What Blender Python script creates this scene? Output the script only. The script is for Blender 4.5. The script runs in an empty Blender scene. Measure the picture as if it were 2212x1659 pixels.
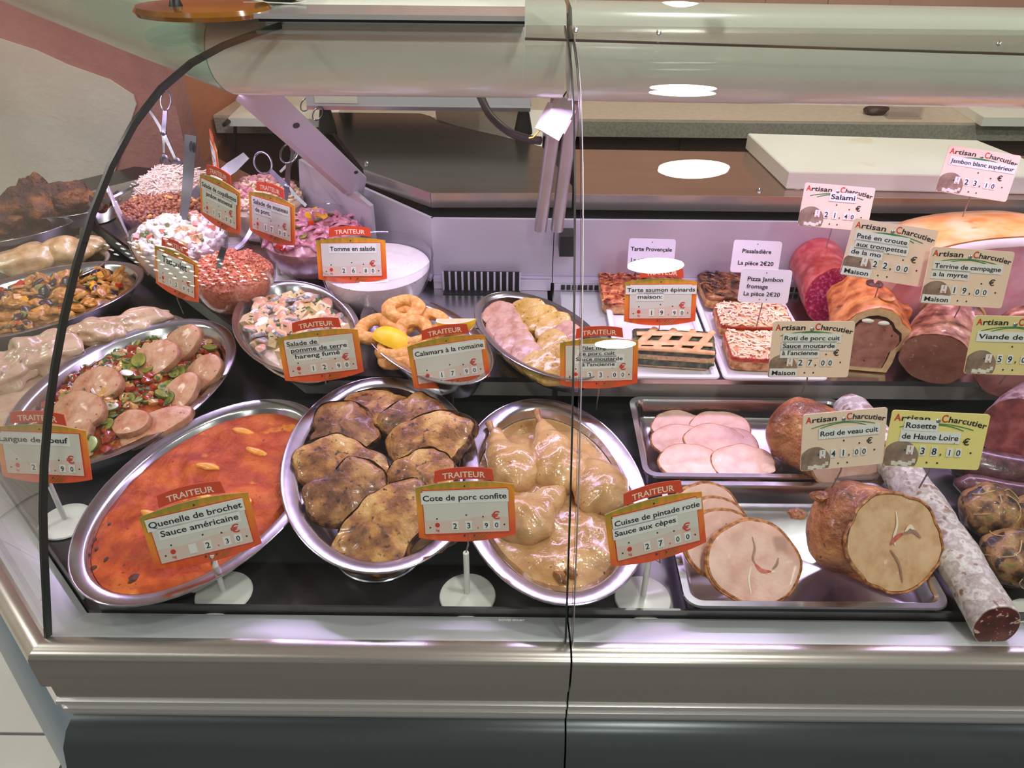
import bpy, bmesh, math, random
from mathutils import Vector, Matrix, noise, Euler
random.seed(7)
S = bpy.context.scene
COL = S.collection
V = Vector
PI = math.pi
def R(a): return math.radians(a)

# ------------------------------------------------------------------ camera, world, lights, exposure
FPX, PITCH, ROLL, CAMH = 1700.0, R(35), 0.010, 1.55
O = V((0, 0, CAMH))
FW = V((0, math.cos(PITCH), -math.sin(PITCH)))
UP0 = V((0, math.sin(PITCH), math.cos(PITCH)))
RT = (V((1, 0, 0)) * math.cos(ROLL) + UP0 * math.sin(ROLL))
UP = (UP0 * math.cos(ROLL) - V((1, 0, 0)) * math.sin(ROLL))
cd = bpy.data.cameras.new('camera')
cd.sensor_fit = 'HORIZONTAL'; cd.sensor_width = 36; cd.lens = 36 * FPX / 2212
cd.clip_start = 0.01
cam = bpy.data.objects.new('camera', cd); COL.objects.link(cam)
m = Matrix((RT, UP, -FW)).transposed().to_4x4(); m.translation = O
cam.matrix_world = m
S.camera = cam

W = bpy.data.worlds.new('world'); S.world = W; W.use_nodes = True
W.node_tree.nodes['Background'].inputs[0].default_value = (0.93, 0.92, 0.88, 1)
W.node_tree.nodes['Background'].inputs[1].default_value = 0.24

def area_light(name, loc, size, size_y, power, col, target):
    l = bpy.data.lights.new(name, 'AREA'); l.shape = 'RECTANGLE'; l.size = size; l.size_y = size_y
    l.energy = power; l.color = col
    o = bpy.data.objects.new(name, l); COL.objects.link(o); o.location = loc
    o.rotation_euler = (V(target) - V(loc)).to_track_quat('-Z', 'Y').to_euler()
    return o
# strip lamps tucked under the hood (pinkish violet food light), the shop's soft ceiling light
area_light('hood_light_front', (0.42, 1.045, 1.262), 1.45, 0.03, 5.2, (0.76, 0.55, 1.0), (0.42, 0.86, 0.85))
hb = area_light('hood_light_side', (-0.62, 1.33, 1.262), 0.70, 0.03, 3.4, (0.76, 0.55, 1.0), (-0.75, 1.20, 0.88))
LAMP_W = 12.5   # each round ceiling lamp
S.view_settings.view_transform = 'Standard'; S.view_settings.look = 'None'
S.view_settings.exposure = -0.22; S.view_settings.gamma = 1.0
S.view_settings.use_curve_mapping = False
S.cycles.transparent_max_bounces = 24
S.cycles.max_bounces = 8

# ------------------------------------------------------------------ picture point -> point on a real plane
def ray(px, py): return FW + RT * ((px - 1106) / FPX) + UP * ((829.5 - py) / FPX)
def Z(px, py, z):
    d = ray(px, py); return d * ((z - CAMH) / d.z) + O
def Y(px, py, y):
    d = ray(px, py); return d * (y / d.y) + O
def T(px, py, depth): return ray(px, py) * depth + O

# ------------------------------------------------------------------ colours and materials
def lin(c):
    c = c / 255.0
    return c / 12.92 if c <= 0.04045 else ((c + 0.055) / 1.055) ** 2.4
def C(r, g, b): return (lin(r), lin(g), lin(b), 1)
MATS = {}
def mat(name, cols, scale=8, rough=0.5, metal=0.0, detail=3, spots=(), bump=0, bscale=40, bdet=3, coat=0, sss=0,
        spec=0.5, emit=0, lo=0.35, hi=0.65, stretch=None, trans=0):
    """Principled material: noise between the colours, optional spots [(scale, threshold, softness, colour)]."""
    if name in MATS: return MATS[name]
    M = bpy.data.materials.new(name); M.use_nodes = True
    N = M.node_tree.nodes; L = M.node_tree.links
    P = N['Principled BSDF']
    P.inputs['Roughness'].default_value = rough; P.inputs['Metallic'].default_value = metal
    P.inputs['Specular IOR Level'].default_value = spec
    tc = N.new('ShaderNodeTexCoord'); vec = tc.outputs['Object']
    if stretch:
        mp = N.new('ShaderNodeMapping'); mp.inputs['Scale'].default_value = stretch
        L.new(vec, mp.inputs[0]); vec = mp.outputs[0]
    if len(cols) == 1 and not spots:
        P.inputs['Base Color'].default_value = cols[0]
    else:
        nz = N.new('ShaderNodeTexNoise'); nz.inputs['Scale'].default_value = scale; nz.inputs['Detail'].default_value = detail
        L.new(vec, nz.inputs['Vector'])
        cr = N.new('ShaderNodeValToRGB'); L.new(nz.outputs['Fac'], cr.inputs[0])
        e = cr.color_ramp.elements
        n = len(cols)
        for i, c in enumerate(cols):
            p = lo + (hi - lo) * (i / max(1, n - 1))
            if i < 2: e[i].position = p; e[i].color = c
            else:
                k = e.new(p); k.color = c
        if n == 1: e[1].color = cols[0]
        out = cr.outputs[0]
        for (sc, th, soft, colr) in spots:
            n2 = N.new('ShaderNodeTexNoise'); n2.inputs['Scale'].default_value = sc; n2.inputs['Detail'].default_value = 3
            ad = N.new('ShaderNodeVectorMath'); ad.operation = 'ADD'; ad.inputs[1].default_value = (sc * .37, 3.1 + sc * .11, 1.7)
            L.new(vec, ad.inputs[0]); L.new(ad.outputs[0], n2.inputs['Vector'])
            mr = N.new('ShaderNodeMapRange'); mr.inputs[1].default_value = th; mr.inputs[2].default_value = th + soft
            L.new(n2.outputs['Fac'], mr.inputs[0])
            mx = N.new('ShaderNodeMix'); mx.data_type = 'RGBA'
            L.new(mr.outputs[0], mx.inputs[0]); L.new(out, mx.inputs[6]); mx.inputs[7].default_value = colr
            out = mx.outputs[2]
        L.new(out, P.inputs['Base Color'])
    if bump:
        nb = N.new('ShaderNodeTexNoise'); nb.inputs['Scale'].default_value = bscale; nb.inputs['Detail'].default_value = bdet
        L.new(vec, nb.inputs['Vector'])
        b = N.new('ShaderNodeBump'); b.inputs['Strength'].default_value = 1.0; b.inputs['Distance'].default_value = bump
        L.new(nb.outputs['Fac'], b.inputs['Height']); L.new(b.outputs[0], P.inputs['Normal'])
    if coat: P.inputs['Coat Weight'].default_value = coat; P.inputs['Coat Roughness'].default_value = 0.12
    if sss:
        P.inputs['Subsurface Weight'].default_value = sss; P.inputs['Subsurface Radius'].default_value = (0.012, 0.006, 0.004)
        P.inputs['Subsurface Scale'].default_value = 0.6
    if emit:
        P.inputs['Emission Color'].default_value = cols[0]; P.inputs['Emission Strength'].default_value = emit
    if trans: P.inputs['Transmission Weight'].default_value = trans
    MATS[name] = M
    return M
def glassy(name, tint, f0=0.04, rough=0.0, k=0.96):
    """Thin clear sheet: what lies behind shows through, the surface mirrors by Schlick's law."""
    M = bpy.data.materials.new(name); M.use_nodes = True
    N = M.node_tree.nodes; L = M.node_tree.links; N.clear()
    out = N.new('ShaderNodeOutputMaterial'); mx = N.new('ShaderNodeMixShader')
    tr = N.new('ShaderNodeBsdfTransparent'); tr.inputs[0].default_value = tint
    gl = N.new('ShaderNodeBsdfGlossy'); gl.inputs['Roughness'].default_value = rough
    lw = N.new('ShaderNodeLayerWeight'); lw.inputs['Blend'].default_value = 0.5
    pw = N.new('ShaderNodeMath'); pw.operation = 'POWER'; pw.inputs[1].default_value = 5
    ma = N.new('ShaderNodeMath'); ma.operation = 'MULTIPLY_ADD'; ma.inputs[1].default_value = k; ma.inputs[2].default_value = f0
    L.new(lw.outputs['Facing'], pw.inputs[0]); L.new(pw.outputs[0], ma.inputs[0]); L.new(ma.outputs[0], mx.inputs[0])
    L.new(tr.outputs[0], mx.inputs[1]); L.new(gl.outputs[0], mx.inputs[2]); L.new(mx.outputs[0], out.inputs[0])
    MATS[name] = M
    return M

# ------------------------------------------------------------------ lettering: all text meshes made in one go
TXT = {}
def want(strings):
    todo = []
    for s in strings:
        if s in TXT: continue
        cu = bpy.data.curves.new('lettering', 'FONT'); cu.body = s; cu.size = 1; cu.offset = 0.015; cu.resolution_u = 3
        o = bpy.data.objects.new('lettering', cu); COL.objects.link(o); todo.append((s, o)); TXT[s] = None
    dg = bpy.context.evaluated_depsgraph_get(); dg.update()
    for s, o in todo:
        me = bpy.data.meshes.new_from_object(o.evaluated_get(dg))
        vs = [v.co.copy() for v in me.vertices]; fs = [tuple(p.vertices) for p in me.polygons]
        x0 = min(v.x for v in vs); x1 = max(v.x for v in vs)
        TXT[s] = ([(v.x - x0, v.y) for v in vs], fs, x1 - x0)
        bpy.data.meshes.remove(me)
    for s, o in todo:
        cu = o.data; bpy.data.objects.remove(o); bpy.data.curves.remove(cu)

# ------------------------------------------------------------------ mesh collector
class MB:
    def __init__(s): s.v = []; s.f = []; s.m = []
    def add(s, vs, fs, M=None, mi=0):
        k = len(s.v)
        s.v += [tuple(M @ V(v)) for v in vs] if M else [tuple(v) for v in vs]
        for f in fs: s.f.append(tuple(i + k for i in f)); s.m.append(mi)
        return s
    def box(s, x0, y0, z0, x1, y1, z1, M=None, mi=0):
        return s.add([(x0,y0,z0),(x1,y0,z0),(x1,y1,z0),(x0,y1,z0),(x0,y0,z1),(x1,y0,z1),(x1,y1,z1),(x0,y1,z1)],
              [(3,2,1,0),(4,5,6,7),(0,1,5,4),(1,2,6,5),(2,3,7,6),(3,0,4,7)], M, mi)
    def rings(s, rings, M=None, mi=0, cap0=True, cap1=True, closed=True, mis=None):
        n = len(rings[0]); k = len(s.v)
        for r in rings: s.v += [tuple(M @ V(p)) for p in r] if M else [tuple(p) for p in r]
        for i in range(len(rings) - 1):
            for j in range(n if closed else n - 1):
                a = k + i * n + j; b = k + i * n + (j + 1) % n
                s.f.append((a, b, b + n, a + n)); s.m.append(mis[i] if mis else mi)
        if cap0: s.f.append(tuple(range(k + n - 1, k - 1, -1))); s.m.append(mis[0] if mis else mi)
        if cap1: s.f.append(tuple(range(k + (len(rings) - 1) * n, k + len(rings) * n))); s.m.append(mis[-1] if mis else mi)
        return s
    def tube(s, pts, r, n=10, M=None, mi=0, sq=1.0):
        pts = [V(p) for p in pts]; rs = r if isinstance(r, (list, tuple)) else [r] * len(pts)
        rg = []; up = None
        for i, p in enumerate(pts):
            t = (pts[min(i + 1, len(pts) - 1)] - pts[max(i - 1, 0)]).normalized()
            if up is None: up = V((0, 0, 1)) if abs(t.z) < .9 else V((1, 0, 0))
            e1 = t.cross(up); 
            if e1.length < 1e-6: e1 = t.cross(V((0, 1, 0)))
            e1.normalize(); e2 = e1.cross(t).normalized(); up = e2
            rg.append([p + e1 * (rs[i] * math.cos(2*PI*j/n)) + e2 * (rs[i] * sq * math.sin(2*PI*j/n)) for j in range(n)])
        return s.rings(rg, M, mi)
    def lathe(s, prof, n=32, sx=1, sy=1, M=None, mi=0, cap0=True, cap1=True):
        return s.rings([[(r*sx*math.cos(2*PI*j/n), r*sy*math.sin(2*PI*j/n), z) for j in range(n)] for r, z in prof], M, mi, cap0, cap1)
    def prism(s, poly, z0, z1, M=None, mi=0):
        return s.rings([[(x, y, z0) for x, y in poly], [(x, y, z1) for x, y in poly]], M, mi)
    def text(s, t, x, y, h, w=None, M=None, mi=0, align='L', fn=None, shear=0, z=0.0):
        vs, fs, tw = TXT[t]
        k = h / 0.72; kx = k if w is None else w / max(tw, 1e-6)
        ox = x - (tw * kx * (.5 if align == 'C' else 0))
        out = []
        for a, b in vs:
            X = ox + a * kx + shear * b * k; Yv = y + b * k
            if fn: X, Yv = fn(X, Yv)
            out.append((X, z, Yv))
        return s.add(out, fs, M, mi)
    def build(s, name, mats, parent=None, loc=None, rot=None, M=None, smooth=38, kind=None, label=None):
        me = bpy.data.meshes.new(name); me.from_pydata(s.v, [], s.f)
        if not isinstance(mats, (list, tuple)): mats = [mats]
        for q in mats: me.materials.append(q)
        if len(mats) > 1: me.polygons.foreach_set('material_index', s.m)
        bm = bmesh.new(); bm.from_mesh(me); bmesh.ops.recalc_face_normals(bm, faces=bm.faces); bm.to_mesh(me); bm.free()
        if smooth:
            me.polygons.foreach_set('use_smooth', [True] * len(me.polygons)); me.set_sharp_from_angle(angle=R(smooth))
        me.update()
        return put(name, me, parent, loc, rot, M, kind, label)
def put(name, me, parent=None, loc=None, rot=None, M=None, kind=None, label=None):
    o = bpy.data.objects.new(name, me); COL.objects.link(o)
    if M is not None: o.matrix_basis = M
    if loc is not None: o.location = loc
    if rot is not None: o.rotation_euler = rot
    if parent: o.parent = parent
    if kind: o['kind'] = kind
    if label: o['label'] = label
    return o
def tag(o, label, cat, group=None):
    o['label'] = label; o['category'] = cat
    if group: o['group'] = group
    return o
def thing(name, label, cat, loc=(0,0,0), rz=0, group=None, M=None):
    o = bpy.data.objects.new(name, None); COL.objects.link(o); o.empty_display_size = .02
    if M is not None: o.matrix_basis = M
    else: o.location = loc; o.rotation_euler = (0, 0, rz)
    return tag(o, label, cat, group)

# ------------------------------------------------------------------ shape helpers for food
def nz(p, f, seed=0): return noise.noise(V((p[0]*f + seed*7.3, p[1]*f - seed*3.7, p[2]*f + seed*1.9)))
_ico = {}
def ico(sub):
    if sub not in _ico:
        bm = bmesh.new(); bmesh.ops.create_icosphere(bm, subdivisions=sub, radius=1)
        _ico[sub] = ([v.co.copy() for v in bm.verts], [tuple(v.index for v in f.verts) for f in bm.faces]); bm.free()
    return _ico[sub]
def lump(sx, sy, sz, amp=.15, f=1.6, seed=0, sub=2, flat=None):
    vs, fs = ico(sub); out = []
    for v in vs:
        k = 1 + amp * nz(v, f, seed) * 2
        p = V((v.x*sx*k, v.y*sy*k, v.z*sz*k))
        if flat is not None and p.z < -flat: p.z = -flat
        out.append(p)
    return out, fs
def cube(sx, sy, sz, j=.0, seed=0):
    rr = random.Random(seed); g = lambda: rr.uniform(-j, j)
    vs = [((x+g())*sx, (y+g())*sy, (z+g())*sz) for z in (-1, 1) for x, y in ((-1,-1),(1,-1),(1,1),(-1,1))]
    return vs, [(3,2,1,0),(4,5,6,7),(0,1,5,4),(1,2,6,5),(2,3,7,6),(3,0,4,7)]
def slab(rx, ry, th, seed=0, irr=.08, f=1.3, n=40, bumpy=.0, bend=0.0, dome=0.0, shape=None, edge=.25):
    """A rounded irregular slice lying flat on z=0: rings from the underside centre over the edge to the top centre; materials 0 face, 1 edge."""
    def out(a):
        if shape: x, y = shape(a)
        else: x, y = math.cos(a), math.sin(a)
        k = 1 + irr * 2 * nz((math.cos(a), math.sin(a), 0), f, seed)
        return x * rx * k, y * ry * k
    prof = [(.05,0),(.5,0),(.92,0),(1-edge*.04,th*.12),(1,th*.35),(1,th*.65),(1-edge*.06,th*.9),(1-edge*.2,th),(.78,th*1.02),(.6,th*1.03),(.42,th*1.03),(.24,th*1.03),(.08,th*1.03)]
    rg = []
    for k, z in prof:
        row = []
        for j in range(n):
            x, y = out(2*PI*j/n); x *= k; y *= k
            zz = z + (dome * (1 - k*k) if z > th*.8 else 0) - bend * ((x/rx)**2 + 0.4*(y/ry)**2) * rx
            if z >= th*.3: zz += bumpy * (nz((x, y, 0), 55, seed) + .6 * nz((x, y, 1), 130, seed))
            row.append((x, y, zz))
        rg.append(row)
    return rg
def slab_mb(*a, **k):
    mb = MB(); mb.rings(slab(*a, **k), mis=[0,0,1,1,1,1,1,0,0,0,0,0]); return mb
def disc_surface(mb, a, b, zf, nr=14, nt=56, mi=0, skirt=None):
    """Filled ellipse whose height comes from zf(x, y, k), k = 0 centre to 1 edge."""
    rg = []
    for i in range(nr + 1):
        k = 1 - i / nr * .995
        rg.append([(a*k*math.cos(2*PI*j/nt), b*k*math.sin(2*PI*j/nt), zf(a*k*math.cos(2*PI*j/nt), b*k*math.sin(2*PI*j/nt), k)) for j in range(nt)])
    if skirt is not None: rg.insert(0, [(p[0]*.9, p[1]*.9, p[2] - skirt) for p in rg[0]])
    mb.rings(rg, mi=mi, cap0=skirt is not None)
    return mb
def log_rings(A, B, rad, n=30, m=16, amp=.04, f=18, seed=0, squash=1.0, cutn=None, round0=True, curve=0.0, taper=1.0, up=V((0,0,1))):
    """Rings of a roll of meat from A (rounded end) to B (cut end, cut across the normal cutn)."""
    ax = (B - A).normalized(); e1 = ax.cross(up).normalized(); e2 = e1.cross(ax).normalized(); Ln = (B - A).length
    rg = []
    ts = [0, .004, .02, .05, .1] + [.1 + .9 * (i + 1) / m for i in range(m)] if round0 else [i / m for i in range(m + 1)]
    for t in ts:
        c = A.lerp(B, t) + e1 * (curve * math.sin(PI * t))
        rr = rad * (taper + (1 - taper) * t)
        if round0:
            q = t * Ln / (rad * .8)
            if q < 1: rr *= math.sqrt(max(0.0025, 1 - (1 - q) ** 2))
        nn = ax.lerp(cutn, t ** 2.5).normalized() if cutn is not None else ax
        row = []
        for j in range(n):
            a = 2*PI*j/n
            d = e1 * math.cos(a) + e2 * (math.sin(a) * squash)
            p = c + d * rr
            p = p + d * (rr * amp * (nz(p, f, seed) * 2 + nz(p, f * 2.7, seed)))
            p = p - ax * ((p - c).dot(nn) / ax.dot(nn))
            row.append(p)
        rg.append(row)
    return rg
def cut_face(ring, out=.0, rings=5, bumpy=0, seed=0, inset=.0):
    c = sum((V(p) for p in ring), V()) / len(ring)
    n = (V(ring[1]) - c).cross(V(ring[len(ring)//3]) - c).normalized()
    rg = []
    for i in range(rings + 1):
        k = 1 - inset - (1 - inset) * i / rings * .99
        rg.append([c + (V(p) - c) * k + n * ((out if k < .97 else out*.5) + bumpy * nz(c + (V(p)-c)*k, 90, seed) * (1 if 0 < i else 0)) for p in ring])
    return rg, n, c
def along(pts, n=8):
    """Smooth curve through the points (Catmull-Rom)."""
    P = [V(p) for p in pts]; P = [P[0]*2 - P[1]] + P + [P[-1]*2 - P[-2]]; out = []
    for i in range(1, len(P) - 2):
        for k in range(n):
            t = k / n; a, b, c, d = P[i-1], P[i], P[i+1], P[i+2]
            out.append(.5 * ((2*b) + (c - a)*t + (2*a - 5*b + 4*c - d)*t*t + (3*b - a - 3*c + d)*t**3))
    out.append(P[-2]); return out
# ------------------------------------------------------------------ every word that stands in the scene
CH = list('0123456789,')
TL = {
 1: ('Cote de porc confite',), 2: ('Quenelle de brochet', 'Sauce américaine'), 3: ('Langue de boeuf',), 4: ('Salade de', 'pomme de terre', 'hareng fumé'),
 5: ('Calamars à la romaine',), 6: ('Filet mignon', 'de porc cuit', 'Sauce moutarde', "à l'ancienne"), 7: ('Cuisse de pintade rotie', 'Sauce aux cèpes'),
 8: ('Tarte saumon épinards', 'maison:'), 9: ('Tomme en salade',), 10: ('Salade de museau', 'de porc.'), 11: ('Salade de coquillettes', 'jambon emmental'), 12: ('Taboulet',), 14: ('Salade', 'langue')}
OTH = ['TRAITEUR', 'Artisan', 'rtisan', 'Charcutier', 'harcutier', 'A', 'C', '€', 'kg', 'Maison', 'Jambon blanc supérieur', 'Salami', 'Paté en croute', 'aux trompettes', 'de la mo', 'Terrine de campagne', 'a la myrte', 'Viande de porc', 'Roti de porc cuit', 'Roti de veau cuit', 'Rosette', 'de Haute Loire', 'Tarte Provençale', 'La pièce 2€20', 'Pissaladière', 'Pizza Jambon', 'fromage', 'SOVIS', 'SECURIT']
want(CH + [w_ for v_ in TL.values() for w_ in v_] + OTH)
# ------------------------------------------------------------------ materials of the place
steel = mat('steel', [C(196,194,196), C(214,212,214)], scale=30, rough=.24, metal=1, bump=.0002, bscale=18, lo=.3, hi=.7)
steel_dish = mat('steel_dish', [C(188,186,192), C(205,203,208)], scale=25, rough=.2, metal=1, bump=.0003, bscale=14, lo=.3, hi=.7)
steel_dark = mat('steel_dark', [C(96,92,94), C(110,106,108)], scale=12, rough=.34, metal=.9, lo=.3, hi=.7)
steel_top = mat('steel_top', [C(128,124,118), C(140,136,130)], scale=9, rough=.22, metal=.95, lo=.3, hi=.7, stretch=(1,6,1))
alu = mat('aluminium', [C(192,188,180), C(200,196,188)], scale=8, rough=.25, metal=.9, lo=.3, hi=.7, stretch=(.3,8,8))
alu_bright = mat('aluminium_bright', [C(222,222,220)], rough=.25, metal=.7)
alu_gutter = mat('aluminium_gutter', [C(196,200,200), C(206,208,210)], scale=10, rough=.42, metal=.55, lo=.3, hi=.7)
panel_dark = mat('grey_panel', [C(72,80,82), C(80,88,90)], scale=6, rough=.27, metal=.4, lo=.3, hi=.7, stretch=(.4,6,6))
side_blue = mat('side_panel', [C(110,128,142), C(122,138,152)], scale=5, rough=.35, metal=.4)
black = mat('black_plastic', [C(22,22,24)], rough=.45)
rubber = mat('dark_seal', [C(26,34,30)], rough=.35)
white_enamel = mat('white_enamel', [C(230,240,226), C(236,243,232)], scale=3, rough=.22, coat=.3)
mint_reflection_enamel = mat('mint_reflection_enamel', [C(150,206,180), C(176,220,198)], scale=3, rough=.22, coat=.3)  # white side hood with the green it reflects painted into the colour
pale_lilac = mat('pale_panel', [C(196,190,200), C(204,198,206)], scale=7, rough=.42, metal=.25)
post_metal = mat('post_metal', [C(172,164,166), C(184,176,178)], scale=9, rough=.38, metal=.6)
dark_brown = mat('dark_cabinet', [C(66,42,36), C(78,52,44)], scale=5, rough=.5)
void = mat('void_dark', [C(28,26,28)], rough=.7)
stone = mat('speckled_stone', [C(150,146,132), C(172,168,152)], scale=160, rough=.5, lo=.4, hi=.6)
stone_top = mat('stone_top', [C(204,188,166), C(214,198,178)], scale=60, rough=.35)
tile_peach = mat('peach_tile', [C(214,170,148), C(224,184,164)], scale=3, rough=.4)
cream_wall_and_reflection = mat('cream_plaster_and_reflection', [C(214,208,194), C(222,216,202)], scale=4, rough=.85, bump=.002, bscale=60)
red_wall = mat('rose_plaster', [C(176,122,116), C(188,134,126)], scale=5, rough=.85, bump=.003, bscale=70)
orange_wall = mat('terracotta_wall', [C(196,124,92), C(204,132,100)], scale=3, rough=.8, bump=.002, bscale=60)
floor_m = mat('floor_tile', [C(222,222,214), C(230,230,222)], scale=6, rough=.3)
grout = mat('grout', [C(110,110,106)], rough=.8)
ceil_m = mat('ceiling_paint', [C(236,236,230)], rough=.9)
glass = glassy('pane_glass', (.965, .985, .975, 1), f0=.035, k=.8)
bowl_glass = glassy('bowl_glass', (.955, .95, .965, 1), f0=.06, k=.75)
acrylic = glassy('acrylic', (.86, .86, .84, 1), f0=.08, k=.6)
white_plastic = mat('white_plastic', [C(236,234,222), C(242,240,230)], scale=4, rough=.28, coat=.3)
board_m = mat('board_plastic', [C(238,236,220), C(244,242,230)], scale=6, rough=.45, spots=[(9, .62, .12, C(226,208,160))])
lamp_glow = mat('lamp_glow', [(1, .97, .92, 1)], emit=14)
led_glow = mat('led_glow', [(1, .98, .95, 1)], emit=30)

# ------------------------------------------------------------------ the corner and the two wings of the counter
CX, CY = -0.476, 0.505
T22 = math.tan(R(22.5)); Q = math.sqrt(.5)
def WA(x, o, z): return V((x, CY + o, z))
def WB(t, o, z): return V((CX - Q*t + Q*o, CY + Q*t + Q*o, z))
def sweep(mb, prof, wing, t0=None, t1=1.15, mi=0, closed=True, gap=0.0):
    """Extrude the profile (inward offset, height) along a wing; t0 None starts on the corner mitre."""
    r0, r1 = [], []
    for o, z in prof:
        if wing == 'A':
            r0.append(WA(CX + o*T22 + gap if t0 is None else t0, o, z)); r1.append(WA(t1, o, z))
        else:
            r0.append(WB(o*T22 + gap if t0 is None else t0, o, z)); r1.append(WB(t1, o, z))
    return mb.rings([r0, r1], mi=mi, cap0=closed, cap1=closed, closed=closed)
XJ = 0.0625
BEND = 1.36; AEND = 1.15

ct = thing('display_counter', 'refrigerated glass delicatessen counter with aluminium rails, dark base and an angled left wing', 'counter', (0.06, .7, 0))
ctM = V((-.06, -.7, 0))
def part(mb, name, m, parent=None, **k):
    o = mb.build(name, m, parent or ct, loc=(ctM if parent is None else None), **k); return o
rail_p = [(.010,.8685),(-.002,.8725),(-.010,.8720),(-.0165,.8690),(-.0195,.8640),(-.0200,.8580),(-.0200,.8220),(-.006,.8220),(.010,.8220)]
step_p = [(-.0125,.8220),(-.0125,.7930),(.02,.7930),(.02,.8220)]
bead_p = [(.0,0.7920),(-.011,0.7915),(-.0155,0.7890),(-.0165,0.7850),(-.0140,0.7810),(-.010,0.7800),(-.010,0.7725),(-.0125,0.7715),(-.0125,0.7635),(-.008,0.7625),(-.008,0.7535),(.03,0.7535),(.03,0.7920)]
base_p = [(.03,0.7530),(.0,0.7530),(-.008,0.7515),(-.020,0.7415),(-.030,0.7235),(-.037,.688),(-.040,.655),(-.036,.560),(-.022,.440),(.0,.300),(.02,.16),(.05,.1),(.09,.1),(.09,0.7530)]
plinth_p = [(.06,0),(.06,.1),(.2,.1),(.2,0)]
for wing, t0, t1 in (('A', None, XJ - .001), ('A', XJ + .001, AEND), ('B', None, BEND)):
    part(sweep(MB(), rail_p, wing, t0, t1), 'front_rail', alu)
    part(sweep(MB(), step_p, wing, t0, t1), 'rail_recess', alu)
    part(sweep(MB(), bead_p, wing, t0, t1), 'bead_trim', alu_bright)
    part(sweep(MB(), base_p, wing, t0, t1), 'base_panel', panel_dark if wing == 'A' else side_blue)
    part(sweep(MB(), plinth_p, wing, t0, t1), 'plinth', black)
    part(sweep(MB(), [(.004,.8700),(.010,.8700),(.047,.8560),(.047,.8500),(.004,.8630)], wing, t0, t1), 'gutter', alu_gutter)
    part(sweep(MB(), [(.0495,.8520),(.0495,.8665),(.052,.8668),(.052,.8520)], wing, .03 if wing == 'B' else (t0 if t0 else CX+.052*T22+.012), t1), 'deck_lip', steel_dark)
part(sweep(MB(), [(.0495,.83),(.0495,.85),(.72,.85),(.72,.83)], 'A', None, AEND), 'deck', steel_dark)
part(sweep(MB(), [(.0495,.83),(.0495,.85),(.72,.85),(.72,.83)], 'B', None, BEND), 'deck', steel_dark)
SO, ZS = .425, .910
for wing, t0, t1 in (('A', None, XJ - .004), ('A', XJ + .004, AEND), ('B', None, 1.10)):
    part(sweep(MB(), [(SO,.902),(SO,.910),(.70 if wing == 'A' else .78,.910),(.70 if wing == 'A' else .78,.902)], wing, t0, t1), 'shelf', steel)
    part(sweep(MB(), [(SO,.8785),(SO,.9018),(SO+.004,.9018),(SO+.004,.8785)], wing, t0, t1), 'shelf_riser', mat('riser_metal', [C(150,146,142), C(162,158,154)], scale=8, rough=.4, metal=.3))
    part(sweep(MB(), [(SO+.09,.851),(SO+.09,.9018),(SO+.1,.9018),(SO+.1,.851)], wing, t0, t1), 'shelf_support', void)
part(sweep(MB(), [(.1,.1),(.1,.828),(.72,.828),(.72,.1)], 'A', None, AEND), 'carcass', void)
part(sweep(MB(), [(.1,.1),(.1,.828),(.72,.828),(.72,.1)], 'B', None, BEND), 'carcass', void)

# back panels behind the food, with air grilles
XB = -.135
def panel(x0, y0, x1, y1, z0, z1, th=.006):
    d = V((x1-x0, y1-y0, 0)).normalized(); n = V((-d.y, d.x, 0)) * th
    return MB().rings([[(x0,y0,z0),(x1,y1,z0),(x1+n.x,y1+n.y,z0),(x0+n.x,y0+n.y,z0)], [(x0,y0,z1),(x1,y1,z1),(x1+n.x,y1+n.y,z1),(x0+n.x,y0+n.y,z1)]])
YP = 1.205
bp1 = part(panel(XB, YP, .066, YP, .932, 1.034), 'back_panel', pale_lilac)
bp2 = part(panel(.0675, YP, AEND, YP, .932, 1.034), 'back_panel', pale_lilac)
bp3 = part(panel(XB - .27, YP + .27, XB, YP, .932, 1.034), 'back_panel', pale_lilac)
for x0, x1 in ((XB, .066), (.0675, AEND)):
    part(MB().box(x0, YP-.012, .925, x1, YP+.006, .9315), 'panel_ledge', pale_lilac)
    part(MB().box(x0, YP-.002, .9105, x1, YP+.006, .9245), 'grille_back', void)
mb = MB().rings([[(XB-.275,YP+.258,.925),(XB-.005,YP-.012,.925),(XB,YP+.006,.925),(XB-.265,YP+.276,.925)],[(XB-.275,YP+.258,.9315),(XB-.005,YP-.012,.9315),(XB,YP+.006,.9315),(XB-.265,YP+.276,.9315)]]); part(mb, 'panel_ledge', pale_lilac)
# the left wide grille: dark slots between pale bars
part(MB().box(XB, YP-.010, .9105, XB+.018, YP-.003, .9245), 'grille_side', pale_lilac)
gx0, gx1 = -.118, .012
part(MB().box(gx0, YP-.030, .9105, gx1, YP-.012, .9117), 'grille_plate', black)
part(MB().box(gx0, YP-.0125, .9105, gx1, YP-.0105, .945), 'grille_plate', black)
for i in range(13):
    x = gx0 + (gx1 - gx0) * i / 12
    part(MB().box(x-.0016, YP-.0165, .9105, x+.0016, YP-.0128, .945), 'grille_bar', pale_lilac)
part(MB().box(gx1, YP-.0125, .9105, .064, YP-.0105, .9315), 'grille_side', pale_lilac)
for i in range(90):
    x = .085 + i * .0095
    if x < AEND - .02: part(MB().box(x-.0033, YP-.0132, .9125, x+.0033, YP-.0122, .9215), 'air_slot', black)
part(MB().box(.07, YP-.012, .9105, AEND, YP-.003, .9245), 'grille_side', pale_lilac)
part(MB().box(.115-.035, YP-.16, .9105, .115+.105, YP-.02, .9125), 'shelf_plate', alu_gutter)
part(MB().box(-.06, YP-.14, .9105, .045, YP-.035, .9115), 'shelf_plate', steel)
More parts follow.
